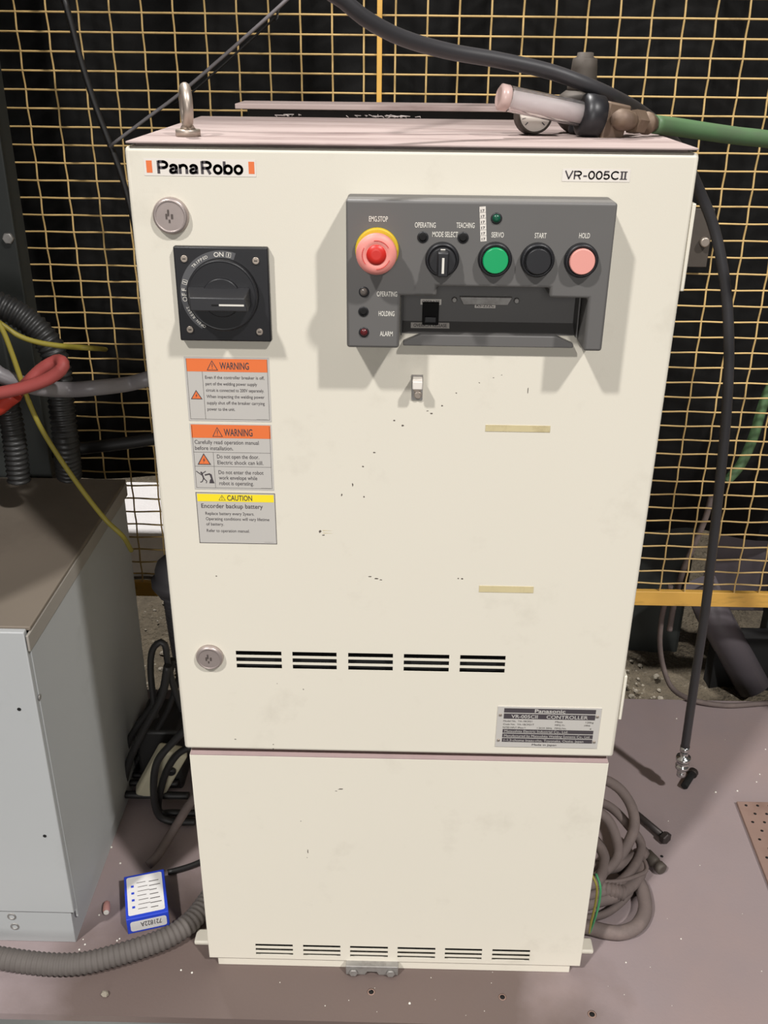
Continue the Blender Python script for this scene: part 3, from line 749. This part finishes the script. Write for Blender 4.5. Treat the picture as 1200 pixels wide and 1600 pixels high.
# ================================================================ GREY POWER SOURCE, LEFT
gx = -.471; gf = .033; gb = .50; gt = .555
ps = empty('welding_power_source', (-.75, .26, 0), 'grey sheet metal power source box with dusty brown lid left of the cream cabinet', 'machine')
obj('side_panel', B('greybox').box(gx-.004, gx, gf+.0102, gb, .046, gt-.036, .001), parent=ps)
b = B('greybox').box(-1.05, gx-.0008, gf, gf+.010, .0645, gt-.002, .0015)
b.use('void')
for px, py in ((30,1108),(70,1306)):
    p = at(px, py, Y=gf); b.cyl((p.x, gf-.0003, p.z), (0,-1,0), .0026, .0003, 0, 12)
obj('front_panel', b, parent=ps)
obj('body', B('void').box(-1.05, gx-.006, gf+.012, gb-.002, .0635, gt-.012), parent=ps)
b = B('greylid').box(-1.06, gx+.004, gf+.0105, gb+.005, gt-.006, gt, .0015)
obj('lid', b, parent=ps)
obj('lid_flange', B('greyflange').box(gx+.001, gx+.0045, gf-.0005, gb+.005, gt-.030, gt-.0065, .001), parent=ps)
b = B('greybox').box(-1.03, gx-.0075, gf+.003, gb-.02, 0, .0635, .001); pn = obj('plinth', b, parent=ps)
for px, py in ((18,1432.5),(23,1448)):
    p = at(px, py, Y=gf+.002); b = B('galv').lathe((p.x, gf+.0035, p.z), (0,-1,0), [(.0065,0),(.0065,.0015),(.0048,.002),(.0046,.0004)], 18); obj('bolt', b, parent=pn)
p = at(61, 1089, X=gx); obj('screw', B('galv').cyl((gx, p.y, p.z), (1,0,0), .004, .002, .0006, 12), parent=ps)

# dark post behind it
mc = empty('machine_column', (-.72, .58, 0), 'dark green grey steel column rising at the left edge', 'column')
cx = -.600
obj('shaft', B('post').box(-.715, cx-.022, .54, .63, .0, 1.95, .004), parent=mc)
obj('front_flange', B('post').box(-.715, cx, .525, .54, .0, 1.95, .002), parent=mc)
obj('cover_strip', B('post').box(-.715, cx-.038, .513, .525, .50, 1.01, .004), parent=mc)
obj('housing', B('post').box(-1.35, -.72, -.18, .539, .62, 2.25, .01), parent=mc)  # out of view; body added and shaped to throw shade on the grey lid
p = at(14, 372, Y=.525); obj('bolt', B('galv').cyl((p.x, .525, p.z), (0,-1,0), .009, .007, .002, 6), parent=mc)

def hose(name, key, pts, r, label, cat='cable', group=None, step=.008, n=10, parent=None):
    o = obj(name, B(key).tube(spline(pts, step), r, n), parent=parent)
    return tag(o, label, cat, group) if label else o
def corr(name, key, pts, r, pitch, label, cat='conduit', depth=.16, n=14):
    q = spline(pts, pitch/4); rs = [r*(1-depth*(0, .5, 1, .5)[k % 4]) for k in range(len(q))]
    return tag(obj(name, B(key).tube(q, rs, n)), label, cat)
A = lambda Y, *pts: [at(px, py, Y=Y) for px, py in pts]
Y1 = .40
corr('corrugated_conduit', 'conduit', [Vector((-.7195,.40,.86)), ]+A(Y1,(-60,462),(-10,474),(20,487),(45,503),(68,525),(84,552),(92,590),(97,640),(103,690))+[at(108,742,Y=.42)], .0205, .0085, 'black corrugated conduit curving down in front of the dark column')
corr('corrugated_conduit', 'conduit', [Vector((-.7195,.36,.78)), ]+A(.36,(-30,590),(6,620),(18,660),(24,700))+[at(30,752,Y=.36)], .018, .008, 'short black corrugated conduit at the left edge under the red cable')
hose('grey_hose', 'greyh', [Vector((-.7195,.33,.80)), ]+A(.33,(-30,572),(0,586),(30,598),(60,606))+A(.36,(105,609),(150,606))+A(.40,(200,600),(238,590))+[at(275,580,Y=.49),at(330,570,Y=.50)], .0118, 'grey hose running from the left edge to behind the cream cabinet', 'hose')
hose('red_cable', 'redc', [Vector((-.7195,.28,.74)), ]+A(.28,(-40,622),(0,614),(40,605),(75,592),(95,578),(99,569))+A(.30,(92,563),(80,567),(62,579),(44,597))+A(.34,(24,618),(5,634),(-30,650))+[Vector((-.7195,.36,.70)), ], .0088, 'faded red cable looping back at the left edge over the grey hose')
hose('red_cable', 'orangec', [Vector((-.7195,.30,.70)), ]+A(.30,(-60,650),(-10,640),(10,626),(26,614)), .0115, 'orange red cable under the faded red loop at the left edge')
hose('yellow_wire', 'yelw', [Vector((-.7195,.34,at(-150,430,Y=.34).z)), ]+A(.34,(-75,462),(-35,485),(0,505),(28,524),(60,535),(100,541),(145,544))+[at(165,546,Y=.60)], .0038, 'upper yellow wire running from the left edge towards the fence', 'wire')
hose('yellow_wire', 'yelw', [Vector((-.7195,.32,at(-150,400,Y=.32).z)), ]+A(.32,(-70,425),(-30,460),(2,512),(17,548),(30,585),(42,620),(62,665),(92,714),(130,768),(165,812),(192,838))+[at(205,860,Y=.40)], .0038, 'lower yellow wire drooping down across the grey box lid', 'wire')
hose('dark_hose', 'cable', A(.56,(60,712),(95,704),(150,698),(200,692),(240,686),(300,680)), .011, 'black hose lying level behind the grey box at fence foot', 'hose')

# cables at the top left
hose('hanging_cable', 'cable', [Vector((-.56,.60,2.5)), Vector((-.54,.60,1.8))]+A(.60,(88,-60),(101,0),(112,40),(128,100),(150,168),(172,226),(190,275),(205,330),(215,380)), .0048, 'black cable hanging from the top left down behind the cabinet')
q0 = at(171,229,Y=.588); q1 = at(290,139,Y=.57); q2 = at(400,43,Y=.55); q3 = at(470,-20,Y=.54)
hose('tie_wire', 'greyh', [q0, q0.lerp(q1,.5), q1, q2, q3, q3+(q3-q2)*4, q3+(q3-q2)*9], .0026, 'thin shiny grey line stretched diagonally to the hanging black cable', 'wire', step=.02)
hose('tie_wire', 'cable', [at(270,165,Y=.61), at(306,139,Y=.61), at(400,55,Y=.61), at(436,20,Y=.60), at(446,-10,Y=.60), (.05,.60,1.75), (.12,.60,2.3)], .0016, 'thin dark line just below the shiny diagonal one', 'wire', step=.02)

# ================================================================ TOP: black hose, regulator, green hose
pts = [at(px, py, Y=y_) for px, py, y_ in ((537,1,.03),(574,31,.04),(628,59,.06),(700,80,.085),(780,94,.105),(860,112,.120),(920,134,.128),(962,153,.15),(1000,174,.21),(1032,200,.28),(1065,240,.34),(1090,292,.38),(1112,345,.39),(1126,400,.39),(1136,470,.39),(1139,560,.39),(1134,660,.39),(1124,760,.39),(1113,860,.39),(1101,960,.39),(1086,1060,.39),(1070,1170,.385))]
# hoses keep their true radius along the whole run
hd = pts[0]-pts[1]; hz_ = Vector((0,0,1)); pts = [pts[0]+hd*8+Vector((.03,.2,.95)), pts[0]+hd*7+Vector((0,.1,.45)), pts[0]+hd*4.5+hz_*.12, pts[0]+hd*2.4+hz_*.025, pts[0]+hd] + pts
th = empty('torch_hose', pts[-1], 'thick black hose arching over the cabinet and hanging down its right side', 'hose')
obj('hose', B('rubber').tube(spline(pts,.012), .0076, 14), parent=th)
e = pts[-1]; d = (pts[-1]-pts[-2]).normalized()
b = B('chrome').lathe(e, d, [(.0082,-.006),(.0084,.004),(.0070,.005),(.0070,.016),(.0125,.017),(.0135,.021),(.0125,.025),(.0105,.026),(.0105,.034),(.0122,.035),(.0122,.041),(.0075,.042),(.0072,.05),(.008,.051),(.008,.058),(.006,.059)], 20)
obj('hose_fitting', b, parent=th)
LZ = T+.0043
rg = empty('gas_flow_regulator', (.20,.12,LZ), 'dusty gas regulator with clear flow tube and gauge lying on the cabinet lid', 'regulator')
yb = .10
bx = at(950, 212, Z=LZ); blk = Vector((bx.x, bx.y+.02, LZ))
sc = (blk.y-CAM.y)*1.08/1500                    # metres per pixel there
ax0 = at(790, 153, Y=.095); ax1 = at(922, 181, Y=.115); ad = (ax1-ax0).normalized(); TL = (ax1-ax0).length
tb = obj('flow_tube', B('glass').lathe(ax0, ad, [(.0125,.004),(.0125,TL),(.0108,TL),(.0108,.004)], 28, caps=False), parent=rg); tb['label'] = 'clear acrylic flow tube'
obj('inner_tube', B('frost').lathe(ax0, ad, [(.0088,.003),(.0088,TL)], 18), parent=rg)
obj('tube_cap', B('capcol').lathe(ax0, ad, [(.0095,-.008),(.0128,-.006),(.0128,.002),(.011,.0035)], 28), parent=rg)
obj('tube_nut', B('black').lathe(ax1, ad, [(.0150,-.012),(.0205,-.009),(.0215,-.002),(.0215,.010),(.018,.012)], 30), parent=rg)
c = ax1+ad*.020
def obox(mb, c, u, v, w_, a, b_, h, bev):
    u, v, w_ = u*a, v*b_, w_*h
    return mb.hexa([c-u-v-w_, c+u-v-w_, c+u+v-w_, c-u+v-w_, c-u-v+w_, c+u-v+w_, c+u+v+w_, c-u+v+w_], bev)
rv = ad.cross(Vector((0,1,0))).normalized(); rv = rv if rv.z > 0 else -rv; rw = ad.cross(rv).normalized()
obj('valve_block', obox(B('brass'), c+ad*.004-rv*.004, ad, rw, rv, .0125, .015, .0215, .002), parent=rg)
c2 = at(973, 187, Y=.10); d2 = (at(1040,197,Y=.145)-c2).normalized()
obj('round_union', B('brass').lathe(c2, d2, [(.0,-.012),(.007,-.011),(.0105,-.004),(.0105,.006),(.009,.012),(.009,.014)], 22), parent=rg)
obj('hex_nut', B('brass').lathe(c2, d2, [(.009,.0145),(.0125,.015),(.0125,.029),(.009,.031)], 6, smooth=False), parent=rg)
obj('hose_tail', B('brass').lathe(c2, d2, [(.0085,.0312),(.0085,.036),(.0115,.037),(.0115,.042),(.0085,.044),(.0078,.060)], 16), parent=rg)
# regulator body behind
cb = at(906, 150, Y=.165); cb.z -= .0085; cb.x += .002
obj('bonnet', B('dgrey').lathe((cb.x,.165,cb.z+.014), (0,0,1), [(.0165,0),(.0165,.005),(.0148,.006),(.0145,.012),(.0138,.022),(.0130,.031),(.009,.033),(.0085,.037),(.006,.0375)], 28), parent=rg)
obj('regulator_body', B('dgrey').lathe((cb.x-.001,.165,cb.z-.028), (0,0,1), [(.012,0),(.018,.004),(.0255,.012),(.0262,.030),(.0245,.036),(.0165,.042)], 30), parent=rg)
kb = at(900, 196, Y=.150); obj('adjusting_knob', B('black').lathe((kb.x,.150,LZ+.0012), (0,0,1), [(.007,0),(.0082,.002),(.0082,.012),(.006,.015)], 18), parent=rg)
gc = at(834, 188, Y=.135); gc.z = LZ+.0195
gd = Vector((.12,-1,.12)).normalized()
ga = obj('pressure_gauge', B('dgrey').lathe(gc, gd, [(.010,-.018),(.0192,-.014),(.0192,.005),(.0184,.0068),(.0170,.0068),(.0170,.0035)], 32), parent=rg)
b = B('dial').cyl(gc+gd*.0037, gd, .0168, .0012, 0, 30)
gu = Vector((0,0,1)).cross(-gd).normalized()*1; gu = gu if gu.x > 0 else -gu; gv = gd.cross(gu); gv = gv if gv.z > 0 else -gv
F = Flat(b, gc+gd*.005, gu, gv)
for k in range(11):
    a = math.radians(225-27*k); F.line(.0108*math.cos(a), .0108*math.sin(a), .0148*math.cos(a), .0148*math.sin(a), .0012 if k % 2 == 0 else .0006, 'ink', 0)
F.line(-.003, .001, .010, -.004, .001, 'ink', 1); F.disc(0, 0, .0016, 'ink', 2, 12)
obj('dial', b, parent=rg)
obj('gauge_stem', B('brass').tube([gc-gd*.012, Vector((cb.x-.02,.165,gc.z+.004))], .005, 10), parent=rg)
hose('gas_hose', 'greenh', [c2+d2*.050, at(1060,199,Y=.155), at(1100,205,Y=.17), at(1150,212,Y=.19), at(1210,219,Y=.21), at(1300,235,Y=.24), (.74,.28,1.03), (.90,.33,.75), (.98,.36,.35), (1.0,.37,.04)], .0098, 'green gas hose leading from the regulator out over the right edge', 'hose')

# ================================================================ BETWEEN THE CABINETS (left)
x_ = at(272, 900, Y=.52)
corr('ribbed_duct', 'conduit2', [(x_.x+.03,.52,0.02),(x_.x+.012,.52,.2),(x_.x+.004,.52,.36),(x_.x,.52,at(262,930,Y=.52).z)], .030, .0085, 'slate grey ribbed duct standing behind the left side of the cabinet', 'duct', .1, 20)
zc = at(262, 922, Y=.52).z
dc = B('conduit2').lathe((x_.x,.52,zc+.0005), (0,0,1), [(.034,0),(.041,.012),(.041,.024),(.034,.027),(.033,.044),(.028,.058),(.018,.067),(.005,.070)], 28)
tag(obj('duct_cap', dc), 'slate grey domed cap with collar on the ribbed duct', 'cap')
G = 'black cables heaped between the grey box and the cabinet'
for i_, pts in enumerate([
    A(.34,(244,1120),(236,1060),(237,1020),(248,1004),(258,1008),(262,1035),(272,1075),(285,1110)),
    A(.33,(262,1040),(252,1090),(225,1140),(202,1190),(190,1240),(196,1280),(222,1296),(262,1296),(300,1290)),
    A(.30,(300,1165),(276,1180),(258,1210),(248,1250),(252,1285),(272,1305),(310,1310)),
    A(.36,(270,1030),(262,1060),(240,1100),(205,1150),(185,1210),(180,1260),(200,1300),(240,1310),(290,1318)),
    A(.28,(300,1130),(270,1160),(246,1190),(240,1230),(246,1270),(268,1300),(310,1330)),
    A(.38,(290,1020),(262,1110),(225,1170),(200,1220),(205,1262),(240,1280),(290,1270))]):
    pts = [Vector((p.x, p.y, max(p.z, .010+.012*(i_ % 2)))) for p in pts]
    hose('black_cable', 'cable', pts, (.0055,.0068,.0062,.0058,.0064,.005)[i_], ['black cable bent into a narrow upright loop behind the left of the cabinet', None][0] if i_ == 0 else ('', 'thickest black cable sagging in front of the grey box side', 'black cable arching over the beige pendant', 'outermost black cable of the heap beside the grey box', 'black cable curving from the cabinet side to its foot', 'thinnest black cable at the back of the heap')[i_], group=G)
# black box standing in for a black bag and the shadow around it
b = B('cable').box(-.462, -.385, .37, .47, .0, .13, .006); bg = obj('bag_shadow_box', b)
tag(bg, 'black box standing for a bag and the shadow under the black cables', 'box')
# beige pendant
pc = at(252, 1205, Y=.33)
b = MB().use('beige'); u = Vector((.45,-.1,.88)).normalized(); v = Vector((.85,.25,-.4)); v = (v-u*v.dot(u)).normalized(); w_ = u.cross(v)
pdt = empty('teach_pendant', (pc.x,pc.y,.03), 'dirty beige pendant housing with round black knob among the black cables', 'pendant')
obj('housing', obox(b, pc, u, v, w_, .062, .026, .012, .006), parent=pdt)
s_ = -1 if w_.y > 0 else 1
obj('knob', B('black').lathe(pc+u*.022+v*.01+w_*s_*.0122, w_*s_, [(.008,0),(.008,.006),(.006,.008)], 16), parent=pdt)
hose('grey_cable', 'dcable', [at(231,1352,Z=.012), at(245,1338,Z=.016), at(268,1302,Y=.24), at(290,1266,Y=.26), at(312,1235,Y=.28)], .0075, 'straight dusty grey cable leaning from the floor behind the blue carton')
hose('grey_cable', 'cable', [at(262,1363,Z=.006), at(285,1357,Z=.006), at(310,1348,Z=.006), at(345,1330,Z=.006)], .0045, 'short dark cable on the floor right of the blue carton')
corr('floor_conduit', 'fhose', [at(px,py,Z=.0165) for px,py in ((-60,1488),(0,1497),(40,1503),(85,1507),(130,1505),(180,1493),(228,1478),(265,1463),(296,1442),(318,1416))]+[at(350,1370,Z=.0165)], .0165, .0078, 'dusty grey corrugated conduit curving along the floor to the cabinet', 'conduit', .13)

# blue carton
def quad(pts, z): return [at(px, py, Z=z) for px, py in pts]
bt = quad([(197,1438),(263,1424),(249,1355),(186,1372)], .030)
u = (bt[1]-bt[0]); v = (bt[3]-bt[0]); W = u.length; H = v.length; u.normalize(); v = (v-u*v.dot(u)).normalized()
o0 = Vector((bt[0].x, bt[0].y, 0)); c = o0+u*W/2+v*H/2
ct = empty('blue_carton', (c.x,c.y,0), 'small blue carton with white label lying on the floor left of the cabinet', 'box')
obj('carton', obox(B('blue'), c+Vector((0,0,.015)), u, v, Vector((0,0,1)), W/2, H/2, .015, .0008), parent=ct)
b = MB(); F = Flat(b, o0+Vector((0,0,.030)), u, v)
def rr(F, x0, y0, x1, y1, r, key, l=0):
    pts = []
    for cx_, cy_, a0 in ((x1-r,y0+r,-90),(x1-r,y1-r,0),(x0+r,y1-r,90),(x0+r,y0+r,180)):
        for k in range(5):
            a = math.radians(a0+k*22.5); pts.append((cx_+r*math.cos(a), cy_+r*math.sin(a)))
    F.poly(pts, key, l)
rr(F, W*.06, H*.07, W*.93, H*.95, W*.05, 'paper')
for k in range(4): F.rect(W*.16, H*(.22+.16*k), W*.23, H*(.27+.16*k), 'blue', 1)
for k in range(7):
    F.rect(W*(.30+.012*(k % 3)), H*(.18+.1*k), W*(.52+.04*((k*5) % 3)), H*(.195+.1*k), 'inkg', 1)
    F.rect(W*(.60), H*(.16+.1*k), W*(.78+.03*((k*7) % 4)), H*(.18+.1*k), 'inkg', 1)
obj('top_label', b, parent=ct)
b = MB(); F = Flat(b, o0, u, (0,0,1)); rr(F, W*.08, .004, W*.94, .024, .004, 'paper'); F.text('721822A', W*.82, .020, .010, 'ink', W*.5, 'l', 1, .01, PI)
obj('end_label', b, parent=ct)
p = at(166, 1425, Z=.006); q = at(167, 1408, Z=.006)
ep = empty('ear_plug', p, 'pink foam ear plug on the floor beside the grey box', 'ear plug')
d = (q-p).normalized(); obj('foam', B('foam').lathe(p, d, [(.0045,0),(.0056,.003),(.0056,.012),(.0048,.018),(.002,.021)], 16), parent=ep)
obj('tip', B('white').lathe(p-d*.0001, -d, [(.0044,0),(.004,.0018)], 14), parent=ep)
p = at(163, 1556, Z=0); tag(obj('stone_chip', B('stone').lathe((p.x,p.y,0), (.3,.2,1), [(.004,.001),(.0058,.003),(.0045,.006),(.001,.0075)], 7, smooth=False)), 'lone stone chip on the floor near the front edge', 'stone')
b = MB().use('white')
for px, py in ((130,1468),(133,1476),(124,1484),(187,1467),(183,1470),(188,1349),(174,1324),(283,1516),(1057,1123),(1187,1210),(1182,1222),(1152,1236),(1118,1238),(1044,1283),(978,1504),(1064,1467),(1196,1171),(300,1520),(1005,1385),(640,1568),(155,1430)):
    p = at(px, py, Z=0); r = rnd.uniform(.0009, .0022); b.lathe((p.x,p.y,0), (0,0,1), [(r,0),(r*.8,r*.6),(r*.2,r*.8)], 6)
for k in range(40):
    p = (rnd.uniform(-.3,.5), rnd.uniform(-.07,.03), 0) if k % 2 else (rnd.uniform(.3,.9), rnd.uniform(-.05,.6), 0)
    r = rnd.uniform(.0004, .001); b.lathe(p, (0,0,1), [(r,0),(r*.8,r*.6),(r*.2,r*.8)], 5)
o = obj('floor_debris', b); o['kind'] = 'stuff'; o['label'] = 'tiny white flecks of debris scattered over the brown floor'; o['category'] = 'debris'
p0 = at(82, 1594, Z=-.098); p1 = at(238, 1594, Z=-.098)
tag(obj('white_sheet', B('sticker').box(p0.x, p1.x, -.30, p0.y-.0, -.0998, -.097)), 'white sheet lying below the front edge of the platform', 'sheet')

# ================================================================ RIGHT: cable heap, bolts, plate
G = 'dusty cables coiled at the right foot of the cabinet'
Zp = lambda *l: [at(px, py, Z=z) for px, py, z in l]
RC = [
 ('dusty cable forming the tall outer arc beside the cabinet', Zp((930,1215,.10),(953,1222,.10),(973,1238,.09),(988,1264,.075),(991,1292,.06),(981,1318,.045),(964,1343,.035),(945,1352,.03),(915,1352,.03)), .0088),
 ('dusty cable with a free dark end pointing at the grey connector', Zp((1007,1332,.016),(985,1344,.022),(963,1353,.03),(940,1357,.035),(910,1358,.035)), .0105),
 ('thick dusty cable making the lowest loop on the floor', Zp((900,1446,.012),(925,1450,.012),(949,1456,.012),(973,1457,.012),(996,1446,.012),(1008,1422,.012),(1004,1392,.013),(992,1372,.016),(965,1352,.02)), .0112),
 ('thick dusty cable curving above the lowest loop', Zp((900,1418,.02),(929,1408,.024),(960,1400,.026),(985,1384,.024),(1000,1362,.022),(994,1338,.02)), .0105),
 ('thin dusty wire with a sharp bend near the connector', Zp((930,1376,.045),(950,1378,.045),(975,1375,.04),(998,1367,.035),(1010,1360,.03),(1008,1347,.03),(1000,1336,.03)), .0034),
 ('inner dusty cable arching close to the cabinet side', Zp((920,1262,.12),(945,1275,.11),(960,1300,.09),(966,1330,.06),(958,1350,.05),(930,1372,.045)), .0082),
 ('dusty cable sloping through the middle of the coil', Zp((928,1250,.07),(955,1262,.06),(982,1290,.045),(1002,1322,.03),(985,1362,.034),(950,1390,.036),(915,1400,.036)), .0078),
 ('slim dusty cable lying inside the lowest loop', Zp((905,1436,.008),(940,1430,.008),(965,1415,.008),(983,1395,.01),(988,1375,.012)), .0062),
 ('dusty cable hidden low against the cabinet side', Zp((915,1300,.06),(935,1320,.055),(945,1345,.05),(935,1375,.05),(910,1385,.05)), .0088)]
for k, (lb, pts, r) in enumerate(RC): hose('dusty_cable', 'dcable', pts, r, lb, group=G)
corr('ribbed_sleeve', 'dcable', Zp((900,1378,.034),(930,1384,.036),(950,1390,.036),(975,1396,.03)), .0125, .006, 'short ribbed dusty sleeve inside the cable coil', 'sleeve')
# long bolt
a = at(993, 1270, Z=.007); c = at(1036, 1306, Z=.0095); d = (c-a).normalized(); L_ = (c-a).length
lb = empty('long_bolt', c, 'long dark hex bolt on the floor pointing away from the cables', 'bolt')
obj('shank', B('bolt').lathe(a, d, [(.0052,0),(.0056,.002),(.0056,L_)], 14), parent=lb)
obj('head', B('bolt').lathe(a+d*L_, d, [(.0085,0),(.0108,.001),(.0108,.009),(.009,.0105)], 6, smooth=False), parent=lb)
a = at(1010, 1334, Z=.0105); c = at(1036, 1360, Z=.0105); d = (c-a).normalized(); L_ = (c-a).length
cn = empty('cable_connector', a, 'dusty grey cylindrical connector lying on the floor below the long bolt', 'connector')
obj('barrel', B('dgrey').lathe(a, d, [(.006,0),(.0098,.001),(.0098,L_*.55),(.0085,L_*.58),(.0085,L_*.7),(.0098,L_*.72),(.0098,L_*.95),(.007,L_)], 18), parent=cn)
obj('socket', B('void').lathe(a-d*.012, d, [(.0062,0),(.0078,.002),(.0078,.0118)], 14), parent=cn)
# black bolt by the hose fitting
a = at(1069, 1229, Z=.0075); c = at(1081, 1210, Z=.0085); d = (c-a).normalized(); L_ = (c-a).length
bb = empty('socket_screw', a, 'short black socket screw on the floor touching the hose fitting', 'bolt')
obj('shank', B('void').lathe(a, d, [(.005,0),(.0065,.001),(.0065,L_)], 14), parent=bb)
obj('head', B('bolt').lathe(a+d*L_, d, [(.0088,0),(.0092,.001),(.0092,.009),(.008,.010)], 16), parent=bb)
# perforated plate
a = at(1151, 1252, Z=.006); c = at(1200, 1378, Z=.006)
x0 = a.x; sl = (c.x-a.x)/(c.y-a.y)
pp = MB().use('rust'); pxy = lambda u, v, d: (x0+u+sl*(v), a.y+v, d)
pp.prism([(0,0),(.34,0),(.34,-.36),(0,-.36)], pxy, (.0, .006), .0008)
po = obj('perforated_plate', pp); tag(po, 'rusty brown perforated plate lying on the floor at the right edge', 'plate')
b = MB().use('void')
for i_ in range(15):
    for j_ in range(17):
        q = pxy(.014+.0205*i_+(.010 if j_ % 2 else 0), -.010-.0205*j_, .0061)
        if .014+.0205*i_+.010 < .33: b.lathe((q[0], q[1], .0061), (0,0,1), [(.0027,0),(.0001,.00005)], 10)
o = obj('hole', b, parent=po); o['kind'] = 'stuff'
# rusty holes of the floor
for px, py, r in ((925,1585,.0065),(1034,1338,.0028),(785,1558,.006),(580,1550,.006)):
    p = at(px, py, Z=0); b = B('rust' if r > .003 else 'void').lathe((p.x,p.y,.0001), (0,0,1), [(r,0),(r*.7,.0004),(r*.65,.0001)], 14)
    b.use('void').lathe((p.x,p.y,.0002), (0,0,1), [(r*.62,0),(r*.01,.00005)], 12); obj('floor_hole', b, parent=fl)

# ================================================================ BEHIND THE FENCE
p = at(205, 828, Z=.06); q = at(250, 752, Z=.06)
bl_ = MB().use('block').box(p.x-.10, p.x+.15, p.y, q.y, -.09, .06, .01); tag(obj('white_block', bl_), 'white rough block standing on the dirt behind the fence at left', 'block')
# grey machine behind the fence, right
gm = empty('machine_guard', (.95,.95,-.08), 'grey sheet metal guard with sloped leg behind the fence at right', 'machine')
pA = at(1128, 762, Y=.88); pB = at(1108, 1060, Y=.88)
obj('guard_panel', B('steelplate').box(pA.x, 1.25, .88, .90, .09, pA.z, .003), parent=gm)
obj('corner_post', B('post').box(at(1188,1000,Y=.86).x, at(1188,1000,Y=.86).x+.05, .845, .879, -.09, pA.z-.14, .003), parent=gm)
s0 = at(1112, 955, Y=.83); s1 = at(1178, 1075, Y=.78)
b = B('steelplate').tube([s0+Vector((-.03,.02,.06)), s0, s1], .036, 16); obj('sloped_leg', b, parent=gm)
obj('base', B('void').box(at(1110,1060,Y=.80).x, 1.25, .80, .844, -.09, .07, .003), parent=gm)
hose('rear_hose', 'dcable', A(.74,(1048,915),(1036,955),(1031,1000),(1036,1040))+[at(1050,1075,Y=.70), at(1080,1093,Z=.008), at(1130,1102,Z=.006), at(1180,1100,Z=.006), at(1260,1092,Z=.006)], .0055, 'thin grey hose coming down behind the fence rail onto the floor', 'hose')
hose('rear_green_hose', 'greenh', A(.76,(1225,560),(1195,625),(1178,680),(1158,725),(1135,752)), .0095, 'faded green hose slanting behind the fence mesh at right', 'hose')
hose('rear_rope', 'dcable', A(.75,(1112,775),(1102,810),(1085,850),(1068,890),(1055,935),(1046,985)), .006, 'pale grey cord slanting behind the fence left of the grey guard', 'cord')
b = B('post'); c = at(1010, 760, Y=1.0)
b.box(c.x-.09, c.x+.12, .96, 1.1, -.09, c.z+.02, .01); tag(obj('dark_machine', b), 'dark dusty machine casing on the dirt behind the fence right of the cabinet', 'machine')
